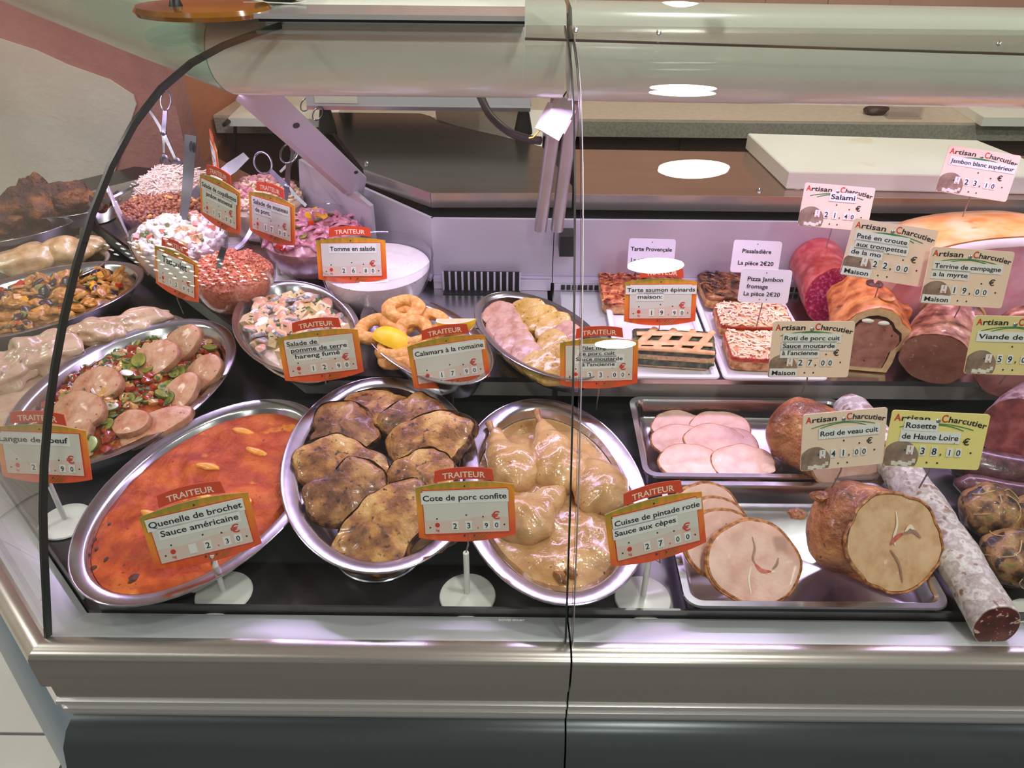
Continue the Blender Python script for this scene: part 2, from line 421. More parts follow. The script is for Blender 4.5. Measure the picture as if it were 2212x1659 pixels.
for p in ((1162,552), (1190,550), (1232,467)):
    q = Y(p[0], p[1], YP); mb = MB(); mb.lathe([(.0052,0),(.005,.002),(.003,.0035),(.0005,.004)], n=14); part(mb, 'screw', steel, M=Matrix.Translation(q + ctM) @ Matrix.Rotation(R(90), 4, 'X'))
part(MB().box(XB - .02, 1.262, .86, AEND, 1.30, 1.03), 'rear_wall', void)
mbq = panel(XB - .30, 1.542, XB-.02, 1.262, .86, 1.02); part(mbq, 'rear_wall', void)

# posts that carry the hood
def post(pb, pt, y0, y1, w):
    a = Y(pb[0], pb[1], y0); b = Y(pt[0], pt[1], y1); d = (b - a).normalized()
    e1 = V((1,0,0)) - d * d.x; e1.normalize(); e2 = d.cross(e1)
    rg = [[p + e1*(w*math.copysign(abs(math.cos(t))**.6, math.cos(t))) + e2*(w*math.copysign(abs(math.sin(t))**.6, math.sin(t))) for t in [2*PI*k/20 for k in range(20)]] for p in (a, b)]
    return MB().rings(rg)
part(post((1167,494), (1205,212), 1.165, 1.10, .0098), 'post', post_metal)
part(post((1203,494), (1240,212), 1.165, 1.10, .0098), 'post', post_metal)
part(MB().box(.075, 1.17, .985, .098, 1.2045, 1.02), 'post_bracket', black)

# hood: a rounded white canopy with the lamps under it
def hood_prof(cy, cz, r):
    p = [(cy - r*math.cos(a), cz + r*math.sin(a)) for a in [R(-82 + i*8) for i in range(20)]]
    return p + [(cy + r*.9, cz + r*.9), (cy + r*.9, cz - r*.55)]
HP = [(y - CY, z) for y, z in hood_prof(1.07, 1.3235, .0585)]
hx = -.352
part(MB().rings([[V((hx + .10*(o-.565)*0 + (o - .565)*T22, CY + o, z)) for o, z in HP], [V((.0615, CY + o, z)) for o, z in HP]]), 'hood', white_enamel)
part(MB().rings([[V((.0685, CY + o, z - .003)) for o, z in HP], [V((AEND, CY + o, z - .010)) for o, z in HP]]), 'hood', white_enamel)
r0 = [V((hx - .0015 + (o - .565)*T22, CY + o, z)) for o, z in HP]; dB = V((-Q, Q, 0)) * .95
# the side wing of the hood runs back along the angled counter
nB = V((Q, Q, 0))
def hb_pt(o, z, t): 
    base = V((hx - .0015, CY + .565, z)); return base + nB * (o - .565) + V((-Q, Q, 0)) * ((o - .565)*T22 + t)
part(MB().rings([[hb_pt(o, z, 0) for o, z in HP], [hb_pt(o, z, .95) for o, z in HP]]), 'hood', mint_reflection_enamel)
for x0, x1 in ((-.30, .05), (.08, AEND)):
    part(MB().box(x0, 1.075, 1.268, x1, 1.105, 1.275), 'lamp_strip', white_plastic)
# clamp rail on top of the glass
for k, (z0, z1, y0, y1, mm) in enumerate(((1.3735,1.3790,.976,1.036,alu_bright), (1.3690,1.3733,.984,1.030,rubber), (1.3640,1.3688,.9945,1.034,alu_bright))):
    part(MB().rings([[(-.300 + (y-.976)*T22, y, z) for y, z in ((y0,z0),(y1,z0),(y1,z1),(y0,z1))], [(.0115, y, z) for y, z in ((y0,z0),(y1,z0),(y1,z1),(y0,z1))]]), 'clamp_rail', mm)

# curved glass, three panes with dark polished edges
GP = [(0.0,.8655),(0.0154,.914),(.03,.9606),(.0457,1.0067),(.0634,1.0513),(.0833,1.0942),(.1057,1.136),(.1304,1.1769),(.1576,1.2166),(.1876,1.2546),(.2209,1.2893),(.2579,1.319),(.2989,1.3419),(.344,1.3567),(.3921,1.3638),(.4414,1.3662),(.486,1.3668)]
def glass_loop(th):
    inn = []
    for i, (o, z) in enumerate(GP):
        a = GP[max(0, i-1)]; b = GP[min(len(GP)-1, i+1)]; t = V((b[0]-a[0], b[1]-a[1])).normalized()
        inn.append((o + t.y*th, z - t.x*th))
    return GP + inn[::-1]
GL = glass_loop(.006)
panes = []
for wing, t0, t1 in (('A', None, XJ - .0045), ('A', XJ + .0005, AEND), ('B', None, BEND)):
    mb = sweep(MB(), GL, wing, t0, t1, closed=False, gap=.002)
    n = len(GL); mb.f += [tuple(range(n)), tuple(range(n, 2*n))]; mb.m += [1, 1]
    panes.append(part(mb, 'glass_pane', [glass, rubber], smooth=50))
for xx, ww, mm in ((XJ - .0050, .0008, rubber), (XJ + .0026, .0005, post_metal)):
    lp = glass_loop(.0066); part(MB().rings([[WA(xx - ww, o - .0002, z) for o, z in lp], [WA(xx + ww, o - .0002, z) for o, z in lp]]), 'edge_strip', mm, smooth=50)
# dark seal along the corner joint
E1 = [[WA(CX + o*T22 + dx, o - .003, z + dz) for o, z in GL] for dx, dz in ((.0022, .0008), (-.0022, .0008))]
mb = MB(); mb.rings([[WA(CX + o*T22 + .0018, o, z) for o, z in glass_loop(.0066)], [WB(o*T22 + .0018, o, z) for o, z in glass_loop(.0066)]]); part(mb, 'corner_seal', rubber, smooth=50)
mb = MB()
for s_, xx, yy, hh, w_ in (('SOVIS', 1077, 1340, .0022, .0125), ('SECURIT', 1107, 1340, .0017, .0125)):
    g = .0085; q = Y(xx, yy, CY + g)
    mb.text(s_, q.x, 0, hh, w_, M=Matrix.Translation((0, CY + g - .0006, q.z)) @ Matrix.Rotation(R(-18), 4, 'X'))
part(mb, 'etched_mark', white_plastic, panes[0], smooth=None)

# angled strut from the hood down to the work top corner
def strut():
    P = [Y(515,205,1.10), Y(607,205,1.13), Y(792,386,1.30)]
    n = (P[1]-P[0]).cross(P[2]-P[0]).normalized(); n = n if n.y > 0 else -n
    for px, py in ((783,432), (752,415)):
        f = ray(px, py); P.append(O + f*((P[0]-O).dot(n)/f.dot(n)))
    return MB().rings([P, [p + n*.005 for p in P]]), P, n
mb, SP, sn = strut(); st = part(mb, 'strut', pale_lilac, smooth=None)
mb = MB(); e = [SP[0], SP[4], SP[4] + V((-.012,.02,-.012)), SP[0] + V((-.012,.02,-.012))]; mb.rings([e, [p + V((.002,.003,0)) for p in e]]); part(mb, 'strut_flange', pale_lilac, smooth=None)
for px, py, rr in ((640,271,.0052), (769,372,.0035), (776,438,.0042)):
    f = ray(px, py); t = (SP[0] - O).dot(sn) / f.dot(sn); q = O + f*t - sn*.0004
    mb = MB(); mb.lathe([(rr,-.0006),(rr,.0006)], n=16); part(mb, 'hole', black, st, M=Matrix.Translation(q) @ sn.to_track_quat('Z','Y').to_matrix().to_4x4())
a, b, c_, d_ = Y(645,345,1.44), Y(757,410,1.31), Y(800,446,1.27), Y(645,424,1.44)
mb = MB(); q = [a, b, c_, V((c_.x,c_.y,.95)), V((d_.x,d_.y,.95))]; mb.rings([q, [p + V((.004,.008,0)) for p in q]]); part(mb, 'side_plate', pale_lilac, smooth=None)

# ------------------------------------------------------------------ work tops behind the counter
def poly_top(name, px, z, th, m, fas, label):
    P = [Z(x, y, z) for x, y in px]; t = thing(name, label, 'worktop', (P[0].x, P[0].y, z - th))
    off = -t.location
    mb = MB().prism([(p.x, p.y) for p in P], z - .003, z); mb.build('top', m, t, loc=off, smooth=None)
    mb = MB()
    for i in fas:
        p, q = P[i], P[i+1]; d = (q-p).normalized(); nn = V((d.y,-d.x,0))*.0015
        a = [(p.x+nn.x,p.y+nn.y,z-th),(q.x+nn.x,q.y+nn.y,z-th),(q.x-nn.x,q.y-nn.y,z-th),(p.x-nn.x,p.y-nn.y,z-th)]
        MB().rings([a, [(x,y,z+.0002) for x,y,_ in a]]).build('fascia', alu, t, loc=off, smooth=None)
    mb = MB().prism([(p.x, p.y + .012) for p in P], z - th + .002, z - .0031); mb.build('core', void, t, loc=off, smooth=None)
    return t
wt1 = poly_top('steel_worktop', [(786,367),(931,418),(1236,418),(1236,402),(1172,318),(1100,299),(948,264),(928,251),(905,245),(690,243)], 1.06, .024, steel_top, (0, 1), 'brushed steel work top with a chamfered corner behind the left end of the counter')
wt2 = poly_top('steel_worktop', [(1242,420),(2400,433),(2400,340),(1264,323),(1242,323)], 1.06, .026, mat('steel_top_warm', [C(176,150,136), C(186,160,146)], scale=9, rough=.2, metal=.9, lo=.3, hi=.7, stretch=(1,6,1)), (0,), 'long brownish steel work top under the white cutting board')
for w_, px, py in ((wt1, 792, 354), (wt2, 1640, 412)):
    q = Z(px, py, 1.06); MB().lathe([(.005,0),(.0045,.003),(.002,.005),(.0004,.0055)], n=12).build('screw', steel, w_, loc=q - w_.location)

# ------------------------------------------------------------------ room shell
def struct(mb, name, m, **k): return mb.build(name, m, kind='structure', **k)
fl = struct(MB().box(-5, -4, -.05, 4, 5, 0), 'floor', grout)
for i in range(-14, 3):
    for j in range(-2, 10):
        if i*.3 < -.55 and j*.3 < 2.6 and j*.3 > .1: MB().box(i*.3+.0035, j*.3+.0035+.02, 0, i*.3+.2965, j*.3+.3165, .003).build('floor_tile', floor_m, fl, smooth=None)
struct(MB().box(-3.2, -4, 2.7, 3, 4, 2.78), 'ceiling', ceil_m)
struct(MB().box(-3.26, -4, 0, -3.2, 4, 2.695), 'wall_side', cream_wall_and_reflection)
# pillar: the rose face runs along the angled wing, the terracotta face goes back to the rear wall
PC = Z(392, 284, .95); PE = Z(540, 196, .95)
d1 = V((-.98, .2, 0)); d2 = (PE - PC); d2.z = 0; d2.normalize()
wl_end = PC + d1 * 2.2
def wall(p, q, z0, z1, th, m, name, side=1):
    d = (q - p); d.z = 0; d.normalize(); n = V((-d.y, d.x, 0)) * th * side
    r = [(p.x,p.y),(q.x,q.y),(q.x+n.x,q.y+n.y),(p.x+n.x,p.y+n.y)]
    return struct(MB().prism(r, z0, z1), name, m, smooth=None)
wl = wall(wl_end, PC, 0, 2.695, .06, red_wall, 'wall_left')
wall(PC + V((.0, .002, 0)), PC + d2 * 1.3, 0, 2.695, .06, orange_wall, 'wall_corner')
nW = V((-.2, -.98, 0))
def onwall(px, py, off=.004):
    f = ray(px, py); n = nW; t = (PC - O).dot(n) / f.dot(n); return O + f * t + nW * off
def painted_reflection(pts, m, name, off):
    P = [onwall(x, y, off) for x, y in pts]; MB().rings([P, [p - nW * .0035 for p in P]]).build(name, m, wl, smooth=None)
painted_reflection([(-120,0),(0,82),(80,108),(150,140),(240,172),(290,205),(296,225),(262,330),(215,480),(205,560),(-120,560)], cream_wall_and_reflection, 'cream_plaster_and_reflection', .004)  # cream reflection of the side glass, painted as a patch on the wall behind
wb = struct(MB().box(-1.6, 2.78, 0, 3, 2.84, 2.695), 'wall_back', tile_peach, smooth=None)
for i in range(8):
    for j in range(5):
        MB().box(-.4 + i*.2 + .002, 2.774, .97 + j*.2 + .002, -.4 + (i+1)*.2 - .002, 2.781, .97 + (j+1)*.2 - .002).build('wall_tile', tile_peach, wb, smooth=None)
MB().box(-.60, 2.758, .9506, .10, 2.773, 1.30).build('splashback', mat('plum_dark', [C(70,56,60), C(80,66,68)], scale=3, rough=.4, metal=.2), wb, smooth=None)
MB().box(.102, 2.762, .9506, 1.6, 2.773, 1.075).build('splashback', mat('plum_splashback', [C(96,84,88), C(106,94,96)], scale=3, rough=.4, metal=.3), wb, smooth=None)

# back counter of speckled stone with dark cabinets beneath
bc = thing('back_counter', 'speckled stone back counter with dark brown cabinets behind the sales side', 'counter', (.3, 2.3, 0))
off = -V((.3, 2.3, 0))
bL = Z(400, 284, .95); bR = Z(2300, 262, .95)
yf = 2.045
lx = PC.x + d2.x/d2.y*.70 + .012
bcp = lambda e: [(PC.x + .012 + d2.x/d2.y*(yf+e-PC.y), yf + e), (2.2, yf + e), (2.2, 2.755), (lx, 2.755)]
MB().prism(bcp(0), .905, .944).build('stone_edge', stone, bc, loc=off)
MB().prism(bcp(.001), .9441, .9505).build('stone_top', stone_top, bc, loc=off)
for i in range(5):
    x0 = -.76 + i * .6; MB().box(x0, yf + .03, .06, x0 + .595, yf + .05, .90).build('cabinet_door', dark_brown, bc, loc=off)
MB().prism([(x + .02, y) for x, y in bcp(.052)], 0, .904).build('carcass', dark_brown, bc, loc=off)

# ceiling lamps: middle row read from its reflections, side rows added as fill
LAMPS = ((.485,-1.93,'round ceiling downlight furthest behind the camera'), (.49,-.68,'round ceiling downlight over the customer side of the counter'), (.485,.41,'round ceiling downlight over the front of the counter'), (.48,1.62,'round ceiling downlight over the sales side'),
 (-2.0,-.68,'added fill downlight of the left row, over the customers'), (-2.0,.41,'added fill downlight of the left row, level with the counter front'),
 (-2.0,1.15,'added fill downlight of the left row, above the end of the left wing'),
 (2.5,-.68,'added fill downlight of the right row, over the customers'), (2.5,.41,'added fill downlight of the right row, level with the counter front'))
for (x, y, lb) in LAMPS:
    t = thing('ceiling_lamp', lb, 'lamp', (x, y, 2.7), group='ceiling downlights')
    MB().lathe([(.118,-.001),(.118,-.012),(.098,-.016),(.098,-.001)], n=32).build('lamp_ring', white_enamel, t)
    MB().lathe([(.095,-.006),(.095,-.014),(.01,-.0145)], n=32).build('lamp_diffuser', lamp_glow, t)
    l = bpy.data.lights.new('lamp_light', 'AREA'); l.shape = 'DISK'; l.size = .19; l.energy = LAMP_W; l.color = (1, .975, .92)
    lo_ = bpy.data.objects.new('lamp_light', l); COL.objects.link(lo_); lo_.location = (0, 0, -.018); lo_.parent = t
t = thing('ceiling_lamp', 'square ceiling lamp of many small bright dots', 'lamp', (-1.13, -.72, 2.7), rz=R(20), group='ceiling downlights')
MB().box(-.20, -.30, -.012, .20, .30, -.001).build('lamp_housing', black, t)
mb = MB()
for i in range(8):
    for j in range(11):
        mb.lathe([(.0065,-.0125),(.006,-.0150),(.001,-.0155)], n=8, M=Matrix.Translation((-.168+i*.046 + (.023 if j%2 else 0) - .008, -.26+j*.052, 0)))
mb.build('light_dots', led_glow, t, kind='stuff')
# ------------------------------------------------------------------ dishes, bowls and trays
ZD = .850
def oval_dish(cx, cy, zb, a, b, h, deg, label, flange=.016, cat='dish', group='steel oval serving dishes', foot=.62):
    t = thing('oval_dish', label, cat, (cx, cy, zb), R(deg), group)
    fo = [a*foot, b*foot]
    def ring(i, z, n=64):
        f = max(0, min(1, (i - flange) / (h*1.1)))
        return [(max(.01, a-i)*math.cos(2*PI*j/n), max(.01, b-i)*math.sin(2*PI*j/n), z) for j in range(n)]
    w = b*(1-foot)
    ins = [(w+.002,0),(w-.004,.001),(w*.72,h*.2),(w*.45,h*.55),(flange+.002,h-.0035),(.0015,h-.0022),(0,h-.001),(.0012,h),(flange,h-.0008),(flange+.004,h-.004),(w*.5,h*.55),(w*.78,h*.2),(w+.003,.0028),(w+.02,.0022)]
    mb = MB().rings([ring(i, z) for i, z in ins]); mb.build('dish_body', steel_dish, t)
    mb = MB(); 
    n = 64; rg = []
    for k in range(9):
        q = 2*PI*k/8; rg.append([((a-.0008+.0011*math.cos(q))*math.cos(2*PI*j/n), (b-.0008+.0011*math.cos(q))*math.sin(2*PI*j/n), h-.0008+.0011*math.sin(q)) for j in range(n)])
    mb.rings(rg, cap0=False, cap1=False).build('rolled_rim', steel_dish, t)
    t['_a'] = a; t['_b'] = b; t['_h'] = h; t['_in'] = flange + .004
    return t
def world_of(t, p): return Matrix.Translation(t.location) @ Matrix.Rotation(t.rotation_euler[2], 4, 'Z') @ V(p)
def local_of(t, p): return (Matrix.Translation(t.location) @ Matrix.Rotation(t.rotation_euler[2], 4, 'Z')).inverted() @ V(p)
def inside(t, level, margin=.001):
    """Half axes of the dish's inside at a height above its base."""
    a, b, h = t['_a'], t['_b'], t['_h']; w = b*.38; i0 = t['_in']
    for z0, i_0, z1, i_1 in ((h-.004, i0, h*.55, w*.5), (h*.55, w*.5, h*.2, w*.78), (h*.2, w*.78, 0, w)):
        if level >= z1:
            k = (z0 - level) / (z0 - z1); i = i_0 + (i_1 - i_0)*max(0,k); break
    return a - i - margin, b - i - margin

d_cote = oval_dish(-.162, .744, .867, .184, .121, .045, -79.4, 'steel oval dish of browned pork chops raised on a steel ring')
d_pint = oval_dish(.049, .713, .8515, .181, .114, .0485, -83.7, 'steel oval dish of guinea fowl legs in tan sauce at the glass joint', flange=.017)
d_oran = oval_dish(-.365, .706, .8515, .185, .124, .0485, 72.5, 'steel oval dish of orange pike quenelles at the front corner', flange=.015)
d_lang = oval_dish(-.545, .912, .8515, .188, .128, .0535, 74.2, 'steel oval dish of tongue slices in tomato sauce by the dark glass edge', flange=.013)
d_har = oval_dish(-.322, 1.008, ZS + .001, .146, .088, .040, -61.4, 'small steel oval dish of potato and herring salad on the shelf', flange=.006)
d_cal = oval_dish(-.128, .975, ZS + .001, .141, .074, .040, -54, 'small steel oval dish of fried squid rings on the shelf', flange=.008)
d_fil = oval_dish(.038, .99, ZS + .001, .136, .077, .040, -58.5, 'small steel oval dish of pork fillet slices in mustard sauce', flange=.008)
def by_right_end(px, py, z, a, deg):
    p = Z(px, py, z); return p.x - a*math.cos(R(deg)), p.y - a*math.sin(R(deg))
mx_, my_ = by_right_end(306, 580, .90, .175, 40)
d_mix = oval_dish(mx_, my_, .8515, .175, .112, .0485, 40, 'steel oval dish of chicken with mixed vegetables in the left wing', flange=.010)
sx_, sy_ = by_right_end(400, 690, .889, .185, 50)
d_sau = oval_dish(sx_, sy_, .8515, .185, .118, .038, 50, 'steel oval dish of meat in beige cream sauce behind the tongue dish', flange=.006)
cx_, cy_ = by_right_end(238, 548, .90, .16, 30)
d_chi = oval_dish(cx_ , cy_ + .0, .8515, .16, .092, .0485, 30, 'steel oval dish of pale roast chicken behind the mixed vegetables', flange=.008)
bx_, by_ = by_right_end(188, 452, .93, .15, 25)
d_bro = oval_dish(bx_, by_, .8815, .15, .10, .0485, 25, 'steel oval dish of dark roasted meat furthest back in the left wing', flange=.004)
fx_, fy_ = by_right_end(262, 425, .95, .10, 20)
d_fri = oval_dish(fx_, fy_, ZS + .001, .10, .06, .035, 20, 'small steel oval dish of dark fried pieces under the tongs', flange=.004)
t = thing('steel_ring', 'steel support ring under the dish of pork chops', 'ring', (-.155, .655, ZD))
MB().lathe([(.052,0),(.0535,.001),(.0525,.003),(.0515,.0155),(.0505,.0155),(.0505,.003),(.05,0)], n=48, cap0=False, cap1=False).build('ring_wall', steel_dish, t)
MB().lathe([(.0532,.002),(.0545,.003),(.0532,.004)], n=48, cap0=False, cap1=False).build('ring_bead', steel_dish, t)
for nm, dd, hh in (('chafing_foot', d_bro, .031),):
    t = thing('steel_ring', 'low steel support under the dark roast dish in the left wing', 'ring', (dd.location.x, dd.location.y, ZD))
    MB().lathe([(.06,0),(.06,hh),(.055,hh),(.055,0)], n=32, cap0=False, cap1=False).build('ring_wall', steel_dish, t)

# ------------------------------------------------------------------ food materials
_mat = mat
def mat(name, cols, scale=8, bump=0, bscale=40, spots=(), **k):
    return _mat(name, cols, scale=scale*2.4, bump=bump*.55, bscale=bscale*1.8, spots=[(a*1.9, b, c, d) for a, b, c, d in spots], **k)
m_orange = mat('orange_gratin', [C(164,54,12), C(192,80,22), C(210,104,36)], scale=14, rough=.5, spec=.35, detail=5, spots=[(12,.64,.06,C(236,146,48)),(60,.68,.05,C(130,46,20))], bump=.006, bscale=70, bdet=5)
m_quen = mat('quenelle_yellow', [C(240,150,50), C(250,178,76)], scale=30, rough=.3, coat=.3)
m_burn = mat('burnt_brown', [C(60,26,16), C(96,42,22)], scale=60, rough=.5)
m_chop = mat('browned_chop', [C(98,54,26), C(148,92,46), C(192,136,72), C(214,170,102)], scale=15, rough=.4, detail=6, lo=.34, hi=.66, spots=[(70,.62,.08,C(74,42,24)),(9,.58,.14,C(84,46,24))], bump=.0035, bscale=110, coat=.25)
m_chop2 = mat('dark_browned_chop', [C(80,44,22), C(122,72,38), C(164,110,58), C(196,148,86)], scale=15, rough=.4, detail=6, lo=.34, hi=.70, spots=[(70,.62,.08,C(56,32,20)),(9,.60,.14,C(60,32,20))], bump=.0035, bscale=110, coat=.25)
m_chopedge = mat('chop_edge', [C(52,28,16), C(104,58,30), C(170,120,60)], scale=40, rough=.45, bump=.003, bscale=120)
m_tan = mat('tan_sauce', [C(182,136,84), C(204,160,106), C(212,172,120)], scale=12, rough=.16, spots=[(70,.68,.04,C(120,84,50)),(20,.66,.1,C(190,130,60))], bump=.0045, bscale=45, coat=.7)
m_bone = mat('bone', [C(150,100,60), C(190,140,90)], scale=50, rough=.4)
m_mush = mat('mushroom', [C(120,74,34), C(160,104,50)], scale=50, rough=.3, coat=.4)
m_tomsauce = mat('tomato_sauce', [C(150,56,24), C(186,88,40), C(204,116,62)], scale=35, rough=.22, spots=[(40,.6,.05,C(200,140,80))], bump=.004, bscale=90, coat=.5)
m_tongue = mat('tongue_slice', [C(186,118,82), C(204,146,108), C(212,162,128)], scale=28, rough=.42, coat=.12, spots=[(70,.66,.04,C(150,90,60)),(20,.6,.1,C(206,120,80))], bump=.0014, bscale=120)
m_tongue_e = mat('tongue_rim', [C(150,100,70), C(186,136,100)], scale=40, rough=.4)
m_tomato = mat('tomato_dice', [C(142,44,26), C(178,76,44)], scale=60, rough=.2, coat=.5)
m_pickle = mat('pickle_slice', [C(120,124,46), C(160,160,76)], scale=60, rough=.25, coat=.4)
m_pickle_e = mat('pickle_skin', [C(84,92,32), C(104,112,44)], scale=60, rough=.3)
m_onion = mat('onion_dice', [C(206,150,84), C(224,178,110)], scale=60, rough=.25, coat=.4)
m_herb = mat('parsley', [C(40,80,34), C(84,122,58)], scale=80, rough=.5)
m_beige = mat('beige_sauce', [C(196,160,128), C(212,178,146), C(218,190,160)], scale=14, rough=.22, spots=[(60,.68,.04,C(150,104,76))], bump=.003, bscale=60, coat=.5)
m_squid = mat('fried_batter', [C(206,136,60), C(224,160,84), C(236,184,112)], scale=60, rough=.55, bump=.0010, bscale=260, bdet=4)
m_lemon = mat('lemon_peel', [C(244,190,20), C(250,206,40)], scale=40, rough=.3, bump=.0006, bscale=400)
m_lemonf = mat('lemon_flesh', [C(246,212,150), C(250,226,176)], scale=70, rough=.3, coat=.4)
m_pith = mat('lemon_pith', [C(250,240,220)], rough=.5)
m_fillet = mat('pork_fillet', [C(170,122,98), C(188,144,120), C(198,160,136)], scale=35, rough=.35, coat=.3, bump=.001, bscale=120)
m_mustard = mat('mustard_sauce', [C(176,138,52), C(196,160,84), C(206,174,108)], scale=30, rough=.22, spots=[(140,.66,.03,C(96,60,24))], coat=.5, bump=.002, bscale=90)
m_potato = mat('potato_cube', [C(222,190,140), C(236,208,164)], scale=50, rough=.4)
m_herring = mat('herring_flesh', [C(200,140,110), C(222,170,140)], scale=40, rough=.35, coat=.3)
m_silver = mat('herring_skin', [C(120,116,120), C(190,184,186)], scale=60, rough=.3, metal=.1)
m_egg = mat('egg_white', [C(240,234,222), C(246,240,230)], scale=30, rough=.4)
m_cream = mat('white_cream', [C(232,222,222), C(240,232,232)], scale=20, rough=.4, spots=[(120,.70,.02,C(120,110,110))], bump=.002, bscale=50, coat=.2)
m_mayo = mat('mayonnaise', [C(236,226,216), C(246,238,230)], scale=30, rough=.3, bump=.003, bscale=80, coat=.3)
m_carrot = mat('carrot_dice', [C(216,120,96), C(230,150,124)], scale=60, rough=.35)
m_pea = mat('pea_green', [C(110,124,70), C(140,150,96)], scale=60, rough=.35)
m_cous = mat('couscous', [C(206,110,74), C(226,140,104), C(236,164,130)], scale=90, rough=.5, bump=.003, bscale=260, bdet=4)
m_chick = mat('brown_chickpea', [C(108,54,28), C(150,88,50), C(170,108,66)], scale=50, rough=.4, coat=.2)
m_celery = mat('celery_shred', [C(226,208,186), C(238,222,202)], scale=60, rough=.4)
m_maca = mat('macaroni', [C(232,204,166), C(242,220,186)], scale=50, rough=.35, coat=.2)
m_ham = mat('ham_cube', [C(206,140,146), C(224,164,168)], scale=50, rough=.35)
m_museau = mat('pig_snout_strip', [C(182,96,116), C(206,128,146), C(220,160,172)], scale=50, rough=.3, coat=.4)
m_pepper_r = mat('red_pepper', [C(196,40,20), C(214,60,30)], scale=40, rough=.25, coat=.4)
m_pepper_y = mat('yellow_pepper', [C(236,164,30), C(244,184,60)], scale=40, rough=.25, coat=.4)
m_veg = mat('stewed_vegetables', [C(96,62,26), C(148,100,40), C(196,146,66)], scale=40, rough=.3, bump=.004, bscale=90, coat=.4)
m_chicken = mat('chicken_strip', [C(160,98,28), C(196,134,48), C(214,160,80)], scale=45, rough=.35, bump=.002, bscale=120, coat=.3)
m_aub = mat('aubergine', [C(40,28,34), C(66,46,48)], scale=40, rough=.3, coat=.3)
m_roastdark = mat('dark_roast', [C(48,24,10), C(86,48,18), C(136,86,34)], scale=13, rough=.6, detail=6, bump=.012, bscale=70, spots=[(9,.66,.08,C(180,124,48))])
m_chickpale = mat('pale_roast_chicken', [C(186,146,90), C(208,176,120), C(222,196,148)], scale=20, rough=.3, bump=.002, bscale=60, coat=.3)

def pl(cx, cy, z, M=None): return Z(cx, cy, z)
# ------------------------------------------------------------------ pike quenelles
def gauss(x, y, cx, cy, sx, sy, ang=0):
    dx, dy = x - cx, y - cy; c, s_ = math.cos(ang), math.sin(ang)
    u, v = dx*c + dy*s_, -dx*s_ + dy*c
    return math.exp(-(u/sx)**2 - (v/sy)**2)
lvl = .0395
a, b = inside(d_oran, lvl); 
t = thing('quenelle_gratin', 'orange baked pike quenelles in lobster sauce filling the front corner dish', 'food', d_oran.location, d_oran.rotation_euler[2])
QU = [(-.10,.0,.7),(-.06,.03,.4),(-.02,-.01,.5),(.03,.02,.6),(.07,-.02,.4),(.10,.02,.5),(.0,-.05,.4)]
def zq(x, y, k):
    z = lvl + .006*(1-k**4)
    for qx, qy, an in QU: z += .0065*gauss(x, y, qx, qy, .038, .016, an + PI/3)
    z += .0022*nz((x,y,0), 45, 3) + .0012*nz((x,y,0), 110, 4) + .002*abs(nz((x,y,0), 28, 5))
    z -= .008*gauss(x, y, -.105, -.035, .014, .010)
    return z if k < .97 else lvl - .001
disc_surface(MB(), a, b, zq, 34, 120, skirt=.02).build('sauce', m_orange, t)
rr = random.Random(3)
for qx, qy, an in QU[1:]:
    vs, fs = lump(.016, .0055, .004, .1, 1.5, int(qx*999), 3)
    MB().add(vs, fs, Matrix.Translation((qx+rr.uniform(-.01,.01), qy, zq(qx, qy, 0) - .0012)) @ Matrix.Rotation(an + PI/3, 4, 'Z')).build('quenelle', m_quen, t)
for px, py, r_ in ((288,1247,.0075),(200,1160,.004),(208,1182,.003),(228,1205,.0035),(200,1220,.004),(235,1130,.003),(196,1172,.002)):
    q = local_of(d_oran, Z(px, py, d_oran.location.z + lvl + .004)); vs, fs = lump(r_, r_*.8, .003, .25, 2, int(px), 2)
    MB().add(vs, fs, Matrix.Translation((q.x, q.y, zq(q.x, q.y, math.hypot(q.x/a, q.y/b)) - .001))).build('burnt_spot', m_burn, t)

# ------------------------------------------------------------------ pork chops
def chopshape(seed):
    def f(a_):
        k = 1 + .16*math.cos(2*a_ + seed) + .08*math.cos(3*a_ + seed*2) + .05*math.sin(5*a_ + seed)
        return k*math.cos(a_), k*math.sin(a_)
    return f
chops = [ # px, py, z, rx, ry, yaw, tilt, roll, label
 (822,888,.900,.046,.036,-10,10,0,'pale seared pork chop at the top of its dish, furthest from the glass'),
 (905,912,.908,.045,.040,20,20,-8,'dark seared pork chop at the upper right of its dish'),
 (742,935,.900,.046,.036,15,18,10,'dark browned pork chop at the upper left of its dish'),
 (925,958,.918,.045,.044,-15,24,-12,'large golden brown pork chop in the right middle of its dish'),
 (735,1006,.910,.048,.038,5,24,8,'pork chop with a golden patch in the left middle of its dish'),
 (918,1032,.914,.040,.034,25,20,-10,'small pork chop just behind the top of the price card'),
 (752,1070,.915,.044,.038,-25,24,6,'very dark pork chop at the lower left of its dish'),
 (828,1142,.912,.050,.043,40,24,-4,'big browned pork chop nearest the glass at the bottom of its dish')]
